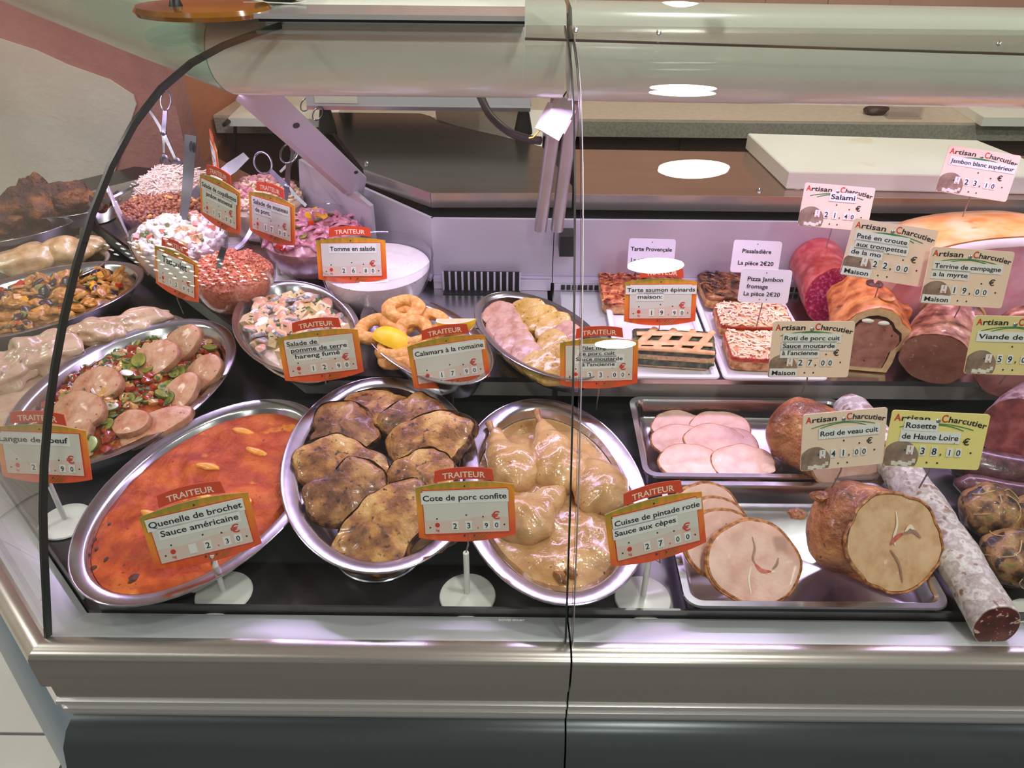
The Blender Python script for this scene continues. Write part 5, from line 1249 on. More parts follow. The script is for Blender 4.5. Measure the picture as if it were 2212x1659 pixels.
def price(t, digits, Wd, xs, y, tile=True, h=.062, m=None):
    for ch, x in zip(digits, xs):
        big = x < .1
        hh = h if big else h*.86
        if ch == ' ':
            MB().box((x-.036)*Wd, FR-.0004, (y-.018)*Wd, (x+.036)*Wd, FR, (y+.078)*Wd).build('price_digit', m_strip, t, smooth=None); continue
        mb = MB()
        if ch != ',':
            mb.box((x-.034)*Wd, FR-.0004, (y-.016)*Wd, (x+.034)*Wd, FR, (y+hh+.014)*Wd, mi=0)
            mb.text(ch, x*Wd, y*Wd, hh*Wd, min(TXT[ch][2]*hh*Wd/.72, .05*Wd), align='C', mi=1, z=FR-.0006)
        else: mb.text(ch, x*Wd, y*Wd, hh*Wd, align='C', mi=1, z=FR-.0006)
        mb.build('price_digit', [m_strip, m_redink if ch == ',' and m is None else m_ink], t, smooth=None)
def lines_on(t, lines, Wd):
    for (s, x0, x1, y, h) in lines:
        ns = MB().box((x0-.02)*Wd, FR-.0003, (y-.035)*Wd, (x1+.02)*Wd, FR, (y+h+.028)*Wd).build('name_strip', m_strip, t, smooth=None)
        MB().text(s, x0*Wd, y*Wd, h*Wd, (x1-x0)*Wd, z=FR-.0006).build('lettering', m_ink, ns, smooth=None)
def rivets(t, pts, Wd):
    for x, y in pts:
        MB().lathe([(.011*Wd,0),(.009*Wd,.0006),(.001*Wd,.0008)], n=10).build('rivet', m_rivet, t, M=Matrix.Translation((x*Wd, FR+.0004, y*Wd)) @ Matrix.Rotation(R(90), 4, 'X'))
def stand(t, M_, Wd, foot=None, pole=.07, zb=None, r=.0032, plain=False, plen=.05):
    """Wire pin below the card and, when there is one, a white pole on a round foot. foot = picture point and height of the foot."""
    inv = M_.inverted(); p0 = M_ @ V((0, .0006, .012)); 
    if foot:
        f = Z(foot[0], foot[1], foot[2]) if len(foot) == 3 else V(foot[3])
        top = f + V((0, 0, pole)); 
        if top.z > p0.z - .004: top.z = p0.z - .004
        MB().tube([inv @ p0, inv @ (M_ @ V((0, .0006, -.004))), inv @ top], .0009, 6).build('pin', m_wire, t)
        MB().tube([inv @ top, inv @ (f + V((0, 0, .005)))], r, 12).build('pole', m_pole, t)
        rot = inv.to_3x3().to_4x4(); rot.translation = inv @ f
        MB().lathe([(.0305,0),(.0315,.0012),(.0305,.0028),(.012,.0052),(.004,.0062),(.0005,.0064)], n=40).build('foot', m_pole, t, M=rot)
    elif zb is not None:
        q = V((p0.x, p0.y, max(zb, p0.z - .012 - plen)))
        MB().tube([inv @ p0, inv @ (M_ @ V((0, .0006, -.004))), inv @ q], .0009 if not plain else .0016, 6).build('pin', m_wire, t)
def arch(Wd, k, x0=0): return lambda X, Yv: (X, Yv - k*((X - x0*Wd)/Wd)**2*Wd)
def traiteur(cx, cy, wpx, yaw, roll, lines, digits, label, foot=None, tilt=20, pole=.07, zb=None, Wd=.105, depth=None):
    M_, depth = pose(cx, cy, wpx, Wd, yaw, roll, tilt, depth)
    M_ = M_ @ Matrix.Translation((0, 0, -.40*Wd))
    t = thing('price_card', label, 'price card', M=M_, group='orange price cards')
    w = Wd
    top = [(x, .612 + .048*(1-(2*x)**2)) for x in [.5 - k/12 for k in range(13)]]
    bot = [(x, .062*(2*x)**2) for x in [-.5 + k/12 for k in range(13)]]
    out = [(x*w, y*w) for x, y in bot + top]
    MB().rings([[(x, 0, y) for x, y in out], [(x, .0014, y) for x, y in out]], mis=[0]).build('card', m_frame, t, smooth=None)
    MB().rings([[(x*.99, .00145, y) for x, y in out], [(x*.99, .0017, y) for x, y in out]]).build('card_back', m_back, t, smooth=None)
    wav = [(.43 - .86*k/10, .26 + .018*math.sin(k*.62)) for k in range(11)]
    MB().rings([[(x*w, FR, y*w) for x, y in [(-.43,.105),(.43,.105)] + wav], [(x*w, .0, y*w) for x, y in [(-.43,.105),(.43,.105)] + wav]]).build('price_panel', m_panelpink, t, smooth=None)
    up_ = wav[::-1] + [(.43,.578),(-.43,.578)]
    MB().rings([[(x*w, FR, y*w) for x, y in up_], [(x*w, .0, y*w) for x, y in up_]]).build('name_panel', m_panel, t, smooth=None)
    for x0, y0, x1, y1 in ((-.436,.099,.436,.105),(-.436,.578,.436,.584),(-.436,.105,-.43,.578),(.43,.105,.436,.578)):
        MB().box(x0*w, FR, y0*w, x1*w, 0, y1*w).build('frame_line', m_redink, t, smooth=None)
    bn = [(-.305 + .61*k/12, .665 + .030*(1-((k-6)/6)**2)) for k in range(13)]; bn2 = [(x*.95, y + .125) for x, y in bn[::-1]]
    bo = MB().rings([[(x*w, -.0016, y*w) for x, y in bn + bn2], [(x*w, -.0002, y*w) for x, y in bn + bn2]]).build('banner', m_banner, t, smooth=None)
    MB().text('TRAITEUR', 0, .716*w, .062*w, .43*w, align='C', fn=arch(w, .30), z=-.0019).build('lettering', m_cream_ink, bo, smooth=None)
    for k in range(5):
        MB().tube([((.02+.03*k)*w, FR, .02*w), ((.08+.035*k)*w, FR, .088*w)], .0004, 4).build('printed_stalk', mat('stalk_print', [C(150,120,40)], rough=.4), t, smooth=None)
    lines_on(t, lines, w)
    price(t, digits, w, (-.12,.02,.115,.2,.305), .155)
    mb = MB().text('€', .30*w, .245*w, .085*w, .085*w, align='C', z=FR-.0004); mb.build('euro_sign', m_redink, t, smooth=None)
    MB().lathe([(.026*w,0),(.024*w,.0004)], n=18).build('unit_mark', m_redink, t, M=Matrix.Translation((-.30*w, FR+.0001, .20*w)) @ Matrix.Rotation(R(90), 4, 'X'))
    MB().text('1', -.30*w, .183*w, .034*w, align='C', z=FR-.0009).text('kg', -.30*w, .135*w, .028*w, align='C', z=FR-.0006).build('lettering', m_redink, t, smooth=None)
    rivets(t, ((0,.615),(-.30,.27),(0,.30),(.17,.275),(-.375,.175),(.385,.18),(-.03,.07),(.07,.07)), w)
    stand(t, M_, w, foot, pole, zb)
    return t
one = lambda s, x0=-.40, x1=.40, y=.47, h=.062: [(s, x0, x1, y, h)]
traiteur(1006, 1092, 212, 0, 3, one(TL[1][0], -.43, .42), '23,90', 'orange price card reading Cote de porc confite in front of the pork chops', (1010,1288,ZD+.001))
traiteur(432, 1134, 226, 14, 5, [(TL[2][0],-.44,.42,.485,.062),(TL[2][1],-.36,.36,.375,.062)], ' 2,30', 'orange price card reading Quenelle de brochet in front of the orange gratin', (484,1283,ZD+.001), depth=.83, Wd=.11)
traiteur(92, 968, 205, -4, 1, one(TL[3][0], -.46, .30), '2 ,90', 'orange price card reading Langue de boeuf at the dark glass edge', (143,1128,ZD+.001), depth=.88)
traiteur(692, 757, 170, 6, 4, [(TL[4][0],-.40,-.02,.50,.055),(TL[4][1],-.36,.34,.415,.055),(TL[4][2],-.32,.24,.33,.055)], '12,90', 'orange price card reading Salade de pomme de terre hareng fumé', zb=.935)
traiteur(969, 771, 168, 8, 5, one(TL[5][0], -.42, .46), '17,90', 'orange price card reading Calamars à la romaine before the squid rings', zb=ZD+.045)
traiteur(1294, 774, 168, 2, 1, [(TL[6][0],-.22,.22,.520,.046),(TL[6][1],-.26,.20,.448,.046),(TL[6][2],-.30,.30,.376,.046),(TL[6][3],-.22,.20,.304,.046)], '33,00', 'orange price card reading Filet mignon de porc cuit at the glass joint', zb=ZD+.045)
traiteur(1417, 1130, 206, 13, 5, [(TL[7][0],-.42,.46,.475,.056),(TL[7][1],-.43,.20,.37,.056)], '27,00', 'orange price card reading Cuisse de pintade rotie beside the front tray', (1388,1294,ZD+.001))
traiteur(1427, 642, 154, 0, 1, [(TL[8][0],-.47,.47,.48,.056),(TL[8][1],-.32,.02,.385,.056)], '19,90', 'orange price card reading Tarte saumon épinards in the white tray', zb=.935)
traiteur(759, 552, 148, 0, 1, one(TL[9][0], -.30, .35), '26,80', 'orange price card reading Tomme en salade before the cheese bowl', (768,655,ZS+.001))
traiteur(586, 462, 102, -38, 3, [(TL[10][0],-.38,.38,.48,.062),(TL[10][1],-.34,.0,.375,.062)], '17,00', 'orange price card reading Salade de museau de porc among the bowls', (604,600,ZS+.001), tilt=12, pole=.05)
traiteur(474, 430, 92, -42, 0, [(TL[11][0],-.42,.44,.475,.062),(TL[11][1],-.32,.34,.37,.062)], '15,00', 'orange price card reading Salade de coquillettes jambon emmental', (494,530,ZS+.001), tilt=12, pole=.05)
traiteur(380, 582, 96, -36, 1, one(TL[12][0], -.30, .28, .44, .10), '12,00', 'orange price card reading Taboulet before the couscous bowl', zb=.945, tilt=14)
traiteur(463, 336, 40, -66, 1, [(TL[14][0],-.38,-.05,.47,.07),(TL[14][1],-.2,.2,.33,.07)], '16,00', 'orange price card seen almost edge on behind the bowls', zb=.95, tilt=5, depth=1.45)
def back_card():
    cx, cy = 253, 448; M_ = Matrix.Translation(T(cx, cy, 1.38)) @ Matrix.Rotation(R(118), 4, 'Z') @ Matrix.Rotation(R(-8), 4, 'X') @ Matrix.Rotation(R(0), 4, 'Y') @ Matrix.Translation((0,0,-.042))
    t = thing('price_card', 'price card turned away so its pale back shows beside the chickpea bowl', 'price card', M=M_, group='orange price cards')
    w = .105; top = [(x, .612 + .048*(1-(2*x)**2)) for x in [.5 - k/12 for k in range(13)]]; bot = [(x, .062*(2*x)**2) for x in [-.5 + k/12 for k in range(13)]]
    bn = [(-.305 + .61*k/12, .66 + .030*(1-((k-6)/6)**2)) for k in range(13)]; bn2 = [(x*.95, y + .13) for x, y in bn[::-1]]
    out = [(x*w, y*w) for x, y in bot + top]
    MB().rings([[(x, 0, y) for x, y in out], [(x, .0022, y) for x, y in out]]).build('card', m_back, t, smooth=None)
    MB().rings([[(x*w, .0003, y*w) for x, y in bn + bn2], [(x*w, .0025, y*w) for x, y in bn + bn2]]).build('banner', m_back, t, smooth=None)
    MB().box(-.002, -.004, .1*w, .002, -.0005, .5*w).build('pin_clip', m_pole, t)
    stand(t, M_, w, None, zb=ZS+.002)
back_card()

# ------------------------------------------------------------------ butcher's cards and plain cards
def rr_card(w, h, r=.03, n=5):
    out = []
    for cx, cy, a0 in ((w/2-r,h-r,0),(-w/2+r,h-r,90),(-w/2+r,r,180),(w/2-r,r,270)):
        for k in range(n+1): q = R(a0+90*k/n); out.append((cx+r*math.cos(q), cy+r*math.sin(q)))
    return out
def artisan(cx, cy, wpx, yaw, roll, lines, digits, label, maison=False, m=None, tilt=18, zb=.9, Wd=.1, H=.70):
    M_, depth = pose(cx, cy, wpx, Wd, yaw, roll, tilt); M_ = M_ @ Matrix.Translation((0, 0, -H/2*Wd)); w = Wd
    t = thing('price_card', label, 'price card', M=M_, group="butcher's price cards")
    oc = [(x*w, y*w) for x, y in rr_card(1, H)]
    MB().rings([[(x, -.0007, y) for x, y in oc], [(x, .0007, y) for x, y in oc]]).build('card', m or m_artis, t, smooth=None)
    bend = lambda X, Yv: (X, Yv + .02*w - .35*max(0, X/w - .08)**2*w - .10*max(0, -X/w - .2)**2*w)
    yt = H - .125
    MB().text('rtisan', -.395*w, yt*w, .066*w, .29*w, fn=bend, shear=.05, z=FR).build('lettering', m_ink, t, smooth=None)
    MB().text('harcutier', .085*w, yt*w, .066*w, .395*w, fn=bend, shear=.12, z=FR).build('lettering', m_ink, t, smooth=None)
    MB().text('A', -.47*w, yt*w, .078*w, .068*w, fn=bend, z=FR).text('C', .015*w, yt*w, .084*w, .062*w, fn=bend, z=FR).build('initial_letters', m_redink, t, smooth=None)
    MB().add(*lump(.026*w, .0008, .026*w, 0, 1, 0, 2)).build('rivet', steel, t, loc=(-.02*w, FR, (yt+.03)*w))
    mb = MB()
    for x0, x1, yy in ((-.40,.36,0),(-.30,.26,.0)):
        pts = [V(((x0 + (x1-x0)*k/10)*w, FR, (yt - .055 + .055*(1-((k-5)/5)**2) - (.012 if x0 > -.35 else 0))*w)) for k in range(11)]
        for a_, b_ in zip(pts, pts[1:]):
            mb.add([a_ + V((0,0,-.004*w)), b_ + V((0,0,-.004*w)), b_ + V((0,0,.006*w)), a_ + V((0,0,.006*w))], [(0,1,2,3)])
    mb.build('green_swoosh', m_greenink, t, smooth=None)
    # printed round photograph in the lower left corner
    circ = [(-.34 + .19*math.cos(q), .10 + .19*math.sin(q)) for q in [R(-26 + k*10) for k in range(25)]]
    circ = [(max(-.5, x), max(.005, y)) for x, y in circ] + [(-.495, .03), (-.47, .005)]
    MB().rings([[(x*w, FR, y*w) for x, y in circ], [(x*w, -.0007, y*w) for x, y in circ]]).build('printed_photo', m_photo, t, smooth=None)
    mb = MB(); r_ = random.Random(4)
    for k in range(7):
        x, y = -.40 + .035*k, .02 + .05*r_.random(); mb.box((x-.018)*w, FR-.0002, max(.008,y-.015)*w, (x+.018)*w, FR, (y+.03)*w, M=None)
    mb.build('printed_cubes', m_photoc, t, smooth=None, kind='stuff')
    lines_on(t, lines, w)
    price(t, digits, w, (-.12,.0,.07,.16,.25), .155, m=1, h=.075)
    MB().text('€', .31*w, .275*w, .075*w, .07*w, align='C', z=FR).build('euro_sign', m_ink, t, smooth=None)
    MB().box(-.285*w, FR-.0004, .145*w, -.215*w, FR, .245*w, mi=0).text('1', -.25*w, .195*w, .044*w, align='C', z=FR-.0006, mi=1).text('kg', -.25*w, .152*w, .026*w, align='C', z=FR-.0006, mi=1).build('unit_mark', [m_strip, m_redink], t, smooth=None)
    rivets(t, ((.0,.34),(.19,.29),(.38,.19),(-.30,.19),(-.05,.06),(.06,.06)), w)
    if maison:
        ns = MB().box(-.49*w, FR-.0006, .01*w, -.14*w, FR, .115*w).build('name_strip', m_strip, t, smooth=None)
        MB().text('Maison', -.46*w, .035*w, .058*w, .29*w, z=FR-.0009).build('lettering', m_ink, ns, smooth=None)
    stand(t, M_, w, None, zb=zb, plen=.032)
    return t
artisan(1822, 949, 172, 6, 2, [('Roti de veau cuit', -.29, .40, .42, .062)], '41,00', 'butcher\'s price card reading Roti de veau cuit over the front roast', zb=.955, Wd=0.09)
artisan(2021, 951, 196, -2, -1, [('Rosette', -.34, -.03, .44, .062), ('de Haute Loire', -.36, .22, .32, .062)], '38,10', 'yellow butcher\'s price card reading Rosette de Haute Loire over the dry sausage', m=m_artisy, zb=.905, H=.62)
artisan(1752, 755, 170, 3, -1, [('Roti de porc cuit', -.35, .33, .47, .056), ('Sauce moutarde', -.36, .28, .375, .056), ("à l'ancienne", -.36, .08, .285, .056)], '27,00', 'butcher\'s price card reading Roti de porc cuit between the two levels', maison=True, zb=.945)
artisan(1919, 546, 174, -8, -5, [('Paté en croute', -.42, .18, .475, .056), ('aux trompettes', -.40, .20, .375, .056), ('de la mo', -.44, -.08, .28, .056)], '22,00', 'butcher\'s price card reading Paté en croute aux trompettes above the crust', maison=True, zb=1.0, Wd=0.112)
artisan(2088, 600, 168, -3, -2, [('Terrine de campagne', -.42, .38, .45, .056), ('a la myrte', -.42, .0, .35, .056)], '19,00', 'butcher\'s price card reading Terrine de campagne above the terrine', maison=True, zb=1.0, Wd=0.11)
artisan(2186, 747, 172, 0, -1, [('Viande de porc', -.42, .38, .43, .058)], '59,00', 'butcher\'s price card reading Viande at the right edge', m=mat('artisan_card_olive', [C(222,204,140), C(226,208,148)], scale=3, rough=.3), zb=.995, Wd=0.104)
artisan(1806, 447, 146, -6, -2, [('Salami', -.10, .24, .42, .07)], '21,40', 'butcher\'s price card reading Salami below the cutting board', zb=1.005, H=.62)
artisan(2112, 375, 146, -10, -5, [('Jambon blanc supérieur', -.42, .46, .43, .058)], '23,10', 'butcher\'s price card reading Jambon blanc supérieur before the cutting board', zb=1.07, H=.66)
def plain(cx, cy, wpx, yaw, roll, lines, label, zb, Wd=.074, H=.68, tilt=15):
    M_, d_ = pose(cx, cy, wpx, Wd, yaw, roll, tilt); M_ = M_ @ Matrix.Translation((0, 0, -H/2*Wd)); w = Wd
    t = thing('price_card', label, 'price card', M=M_, group='small white price cards')
    oc = [(x*w, y*w) for x, y in rr_card(1, H, .06)]
    MB().rings([[(x, -.0007, y) for x, y in oc], [(x, .0007, y) for x, y in oc]]).build('card', m_plain, t, smooth=None)
    for (s, x0, x1, y, h) in lines: MB().text(s, x0*w, y*w, h*w, (x1-x0)*w, z=FR).build('lettering', m_ink, t, smooth=None)
    rivets(t, ((0,H-.07),(-.07,.07),(.07,.07)), w*1.0)
    stand(t, M_, w, None, zb=zb)
plain(1407, 550, 100, -2, 0, [('Tarte Provençale', -.45, .43, .42, .085), ('La pièce 2€20', -.43, .30, .18, .085)], 'small white card reading Tarte Provençale at the back of the left white tray', ZS+.03)
plain(1633, 555, 102, -2, -1, [('Pissaladière', -.30, .30, .42, .085), ('La pièce 2€20', -.36, .38, .17, .085)], 'small white card reading Pissaladière over the onion tart', ZS+.03)
plain(1652, 618, 107, -2, -1, [('Pizza Jambon', -.36, .34, .44, .085), ('fromage', -.36, .06, .29, .085), ('La pièce 2€20', -.40, .32, .14, .085)], 'small white card reading Pizza Jambon fromage over the pizza', ZS+.03)
t = thing('price_card_stand', 'white round card foot at the lower right edge of the deck', 'stand', Z(2240,1345,ZD) + V((0,0,.0005)))
MB().lathe([(.0305,0),(.0315,.0012),(.0305,.0028),(.012,.0052),(.004,.0062),(.0005,.0064)], n=40).build('foot', m_pole, t)
MB().tube([(0,0,.005),(0,0,.07)], .0032, 12).build('pole', m_pole, t)
# ------------------------------------------------------------------ tongs, spatulas, spoons
m_tool = mat('tool_steel', [C(132,126,138), C(152,146,156)], scale=30, rough=.3, metal=1)
def strip_tool(P, ws, th, n=V((0,-1,.4))):
    """A flat bar along the points, of the given half widths, facing n."""
    cp = along(P, 6); k = len(cp); rg = []
    for i, p in enumerate(cp):
        q = i/(k-1)*(len(ws)-1); j = min(int(q), len(ws)-2); w = ws[j] + (ws[j+1]-ws[j])*(q-j)
        t_ = (cp[min(i+1,k-1)] - cp[max(i-1,0)]).normalized(); s_ = t_.cross(n).normalized(); u = s_.cross(t_).normalized()
        rg.append([p + s_*w + u*th, p - s_*w + u*th, p - s_*w - u*th, p + s_*w - u*th])
    return MB().rings(rg), cp
def loop_pts(c, ax, side, a, b, n=20): return [c + ax*(a*math.cos(2*PI*k/n)) + side*(b*math.sin(2*PI*k/n)) for k in range(n+1)]
# upright spatula with a slot in its handle
P = [T(412,292,1.30), T(405,400,1.315), T(396,470,1.31), T(388,510,1.29), T(372,530,1.27)]
t = thing('spatula', 'steel spatula standing upright in the white vegetable salad', 'utensil', P[-1], group='serving tools')
mb, cp = strip_tool([p - P[-1] for p in P], [.0098,.0088,.0062,.0055,.010], .0008); mb.build('handle', m_tool, t)
c = T(413,316,1.299) - P[-1]; up_ = (P[0]-P[1]).normalized(); sd = up_.cross(V((0,-1,.4))).normalized()
MB().rings([[p + V((0,-.0012,.0004)) for p in loop_pts(c, up_, sd, .0085, .0030)[:-1]], [p + V((0,-.0010,.0003)) for p in loop_pts(c, up_, sd, .0085, .0030)[:-1]]]).build('handle_slot', black, t)
# spatula leaning through the chickpeas to the upper right
P = [T(532,336,1.42), T(500,362,1.41), T(470,383,1.40), T(440,400,1.385), T(415,425,1.365)]
t = thing('spatula', 'steel spatula leaning from the chickpeas towards the pasta bowl', 'utensil', P[-1], group='serving tools')
mb, cp = strip_tool([p - P[-1] for p in P], [.007,.0105,.0085,.006,.008], .0008); mb.build('handle', m_tool, t)
# thin spoon handles
for (pts, lb, rad) in (([(547,478,1.22),(541,500,1.215),(527,522,1.205),(508,538,1.195)], 'curved steel spoon handle rising from the couscous bowl', .0028), ([(484,535,1.135),(477,556,1.14),(473,580,1.14)], 'short spoon blade standing in the couscous', .0042), ([(246,425,1.45),(272,412,1.46),(300,398,1.45)], 'spoon handle behind the turned price card', .002)):
    P = [T(*p) for p in pts]; t = thing('spoon', lb, 'utensil', P[-1], group='serving tools')
    strip_tool([p - P[-1] for p in P], [rad, rad*1.1, rad*.8], .0008)[0].build('handle', m_tool, t)
def tongs(lb, ring1, ring2, piv, tip1, tip2, rw, spoon=False, wire=.0018):
    """Scissor tongs: two finger loops, crossing arms, a pivot, and two tips (flat or spoon shaped)."""
    t = thing('tongs', lb, 'utensil', tip1, group='serving tools'); o_ = -V(tip1)
    for rg_, tp in ((ring1, tip1), (ring2, tip2)):
        if rg_ is None: continue
        c, ax = rg_; ax = ax.normalized(); sd = ax.cross(V((0,-1,.35))).normalized()
        end = c - ax*rw[0]
        MB().tube([p + o_ for p in loop_pts(c, ax, sd, rw[0], rw[1])], wire, 8, sq=1).build('finger_loop', m_tool, t)
        strip_tool([p + o_ for p in (end, end.lerp(piv, .5), piv, piv.lerp(tp, .5), tp)], [.004,.0042,.0048,.0028,.0026], .0011)[0].build('arm', m_tool, t)
        if spoon:
            vs, fs = lump(.012,.004,.017,0,1,1,2); MB().add(vs, fs).build('spoon_end', m_tool, t, loc=V(tp) + o_ + V((0,0,-.012)))
    MB().lathe([(.005,-.003),(.005,.003),(.003,.0042),(.0005,.0045)], n=14).build('pivot', m_tool, t, M=Matrix.Translation(piv + o_) @ Matrix.Rotation(R(70), 4, 'X'))
p = T(620,404,1.31); c1 = T(568,352,1.35); c2 = T(625,330,1.36)
tongs('flat steel scissor tongs with a wide loop resting in the pasta salad', (c1, c1 - p), (c2, c2 - p), p, T(662,445,1.30), T(616,445,1.29), (.027,.016))
p = T(354,288,1.50); c1 = T(358,218,1.50)
c2 = T(328,225,1.52)
tongs('slim salad tongs with spoon ends standing in the shredded celery', (c1, c1 - p), None, p, T(380,345,1.49), T(356,345,1.50), (.019,.0095), spoon=True, wire=.0014)
t = thing('salad_fork', 'slim salad fork arm crossing the celery tongs', 'utensil', T(356,345,1.51), group='serving tools'); o_ = -t.location
strip_tool([T(312,224,1.52) + o_, T(336,258,1.51) + o_, T(352,290,1.505) + o_, T(355,330,1.51) + o_], [.0018,.0028,.003,.0022], .0010)[0].build('handle', m_tool, t)
MB().add(*lump(.011,.004,.017,0,1,1,2)).build('spoon_end', m_tool, t, loc=(0,0,-.006))
p = T(665,232,1.52); c1 = T(660,226,1.53); c2 = T(686,246,1.52)
t = thing('tongs', 'wire tongs lying on the work top behind the strut', 'utensil', c2, group='serving tools')
for c in (c1, c2): MB().tube([q - c2 for q in loop_pts(c, V((.5,.2,.8)), V((.8,0,-.4)), .014, .009)], .0013, 8).build('finger_loop', m_tool, t)
t = thing('tongs', 'steel tongs standing at the back of the pasta bowl', 'utensil', T(636,392,1.42), group='serving tools'); o_ = -t.location
for a_, b_ in (((632,300,1.44),(622,372,1.42)), ((650,318,1.44),(605,372,1.42))):
    strip_tool([T(*a_) + o_, T((a_[0]+b_[0])/2+4,(a_[1]+b_[1])/2,1.43) + o_, T(*b_) + o_], [.002,.003,.002], .001)[0].build('arm', m_tool, t)
MB().tube([q + o_ for q in loop_pts(T(640,308,1.44), V((.3,.2,.9)), V((.9,0,-.3)), .02, .011)], .0018, 8).build('finger_loop', m_tool, t)
P = [T(165,410,1.55), T(215,438,1.52), T(250,420,1.50)]
t = thing('tongs', 'pale serving tongs lying over the fried pieces in the left wing', 'utensil', P[0], group='serving tools'); strip_tool([p - P[0] for p in P], [.006,.005,.004], .001)[0].build('arm', m_tool, t)
strip_tool([T(195,448,1.52) - P[0], T(225,436,1.52) - P[0], T(256,414,1.50) - P[0]], [.009,.005,.003], .001)[0].build('arm', m_tool, t)

# ------------------------------------------------------------------ cutting board, scale, cable, plug, guard, ornament
zc = 1.0605
P = [Z(1705,371,zc+.030), Z(2330,392,zc+.030), Z(2112,303,zc+.030), Z(1616,288,zc+.030)]
P[1] = V((P[1].x, P[0].y + (P[1].y-P[0].y)*.5, P[1].z))
t = thing('cutting_board', 'thick white plastic cutting board on the brown work top', 'cutting board', (P[0].x, P[0].y, zc))
c = sum(P, V())/4
def bl(k, z): return [((c + (p - c)*k) - t.location).xy.to_3d() + V((0,0,z)) for p in P]
MB().rings([bl(.99,0), bl(1,.002), bl(1,.028), bl(.992,.030)]).build('board', board_m, t, smooth=None)
for i in range(2):
    f = bl(.9, 0)[i*2]; MB().lathe([(.010,-.0003),(.010,.0005)], n=12).build('board_foot', white_plastic, t, loc=f)
for k, (px, py) in enumerate(((1670,372),(1738,404))): tag(MB().add(*lump(.004,.003,.002,.3,2,k,1)).build('crumb', m_pcrust, loc=Z(px, py, zc+.002)), 'tiny crumb beside the cutting board, %s' % ('at its left side' if k == 0 else 'at its front edge'), 'crumb')
# weighing scale
sx0, sx1 = Y(662,225,1.55).x, Y(1146,232,1.55).x
zb_ = Y(900,235,1.55).z
t = thing('weighing_scale', 'white weighing scale with black feet on the steel work top', 'scale', ((sx0+sx1)/2, 1.62, 1.0605)); o_ = -t.location
MB().box(sx0, 1.55, zb_, sx1, 1.80, zb_ + .07).build('scale_body', mat('scale_white', [C(206,206,212)], rough=.4), t, loc=o_)
MB().box(sx0, 1.548, zb_ - .003, sx1, 1.556, zb_ + .004).build('scale_edge', steel, t, loc=o_)
MB().box(Y(680,217,1.55).x, 1.5485, Y(700,218,1.55).z - .0035, Y(772,217,1.55).x, 1.5498, Y(700,218,1.55).z + .012).build('rating_plate', white_plastic, t, loc=o_)
for x in (sx1 - .013, sx0 + .03):
    for y in (1.57, 1.76): MB().lathe([(.018,.0),(.018,.006),(.010,zb_-1.0605-.004),(.010,zb_-1.0605)], n=20).build('rubber_foot', black, t, loc=V((x, y, 1.0605)) + o_)
MB().box(sx0 + .08, 1.70, zb_ + .07, sx0 + .10, 1.74, 1.40).build('display_post', steel, t, loc=o_)
MB().box(Y(655,10,1.66).x, 1.66, 1.37, Y(800,10,1.66).x, 1.78, 1.50).build('display_head', steel, t, loc=o_)
MB().box(Y(845,10,1.66).x, 1.66, 1.375, Y(870,10,1.66).x, 1.70, 1.45).build('display_post', black, t, loc=o_)
wb2 = [Z(945,258,1.045), Z(1170,330,1.045), Z(1175,238,1.045), Z(940,228,1.045)]
t = thing('cutting_board', 'cream board lying low behind the left steel work top', 'cutting board', (wb2[0].x, wb2[0].y, 1.025))
MB().rings([[p - t.location + V((0,0,-.02)) for p in wb2], [p - t.location for p in wb2]]).build('board', board_m, t, smooth=None)
MB().box(-.005,0,-.98 if False else -.06,.10,.1,-.0205).build('board_support', void, t)
t = thing('board_stand', 'dark cabinet under the work tops behind the counter', 'cabinet', (.3, 1.45, 0))
MB().box(-.46, -.09, .0, .85, .14, 1.02).build('cabinet_body', void, t)
# thick black cable and white connector block
P = [Y(1036,205,1.24), Y(1060,250,1.22), Y(1100,285,1.20), Y(1140,300,1.18), Y(1168,304,1.17)]
tag(MB().tube([p - P[0] for p in along(P, 6)], .0062, 12).build('power_cable', mat('cable_rubber', [C(62,50,54)], rough=.45), loc=P[0]), 'thick dark cable hanging from the hood to the connector block', 'cable')
pc_ = Y(1198,258,1.080); t = thing('connector_block', 'white plastic connector block hanging by the posts', 'connector', M=Matrix.Translation(pc_) @ Euler((R(-10), R(32), R(15))).to_matrix().to_4x4())
m_conn = mat('connector_plastic', [C(222,212,214)], rough=.35)
MB().box(-.016,-.010,-.022,.016,.010,.016).build('connector_body', m_conn, t); MB().box(-.011,-.008,.0162,.019,.008,.030).build('connector_head', m_conn, t); MB().box(.0162,-.005,-.010,.021,.005,.010).build('connector_latch', m_conn, t)
for k, x in enumerate((-.004,.006)): MB().tube([(x,0,.030),(x+.002,.002,.040),(x+.006,.004,.050)], .0011, 6).build('lead', mat('blue_lead', [C(40,44,110)], rough=.4) if k else black, t)
MB().tube([(-.012,0,-.0225),(-.016,0,-.034),(-.02,.002,-.038)], .0011, 6).build('lead', mat('yellow_lead', [C(190,160,40)], rough=.4), t)
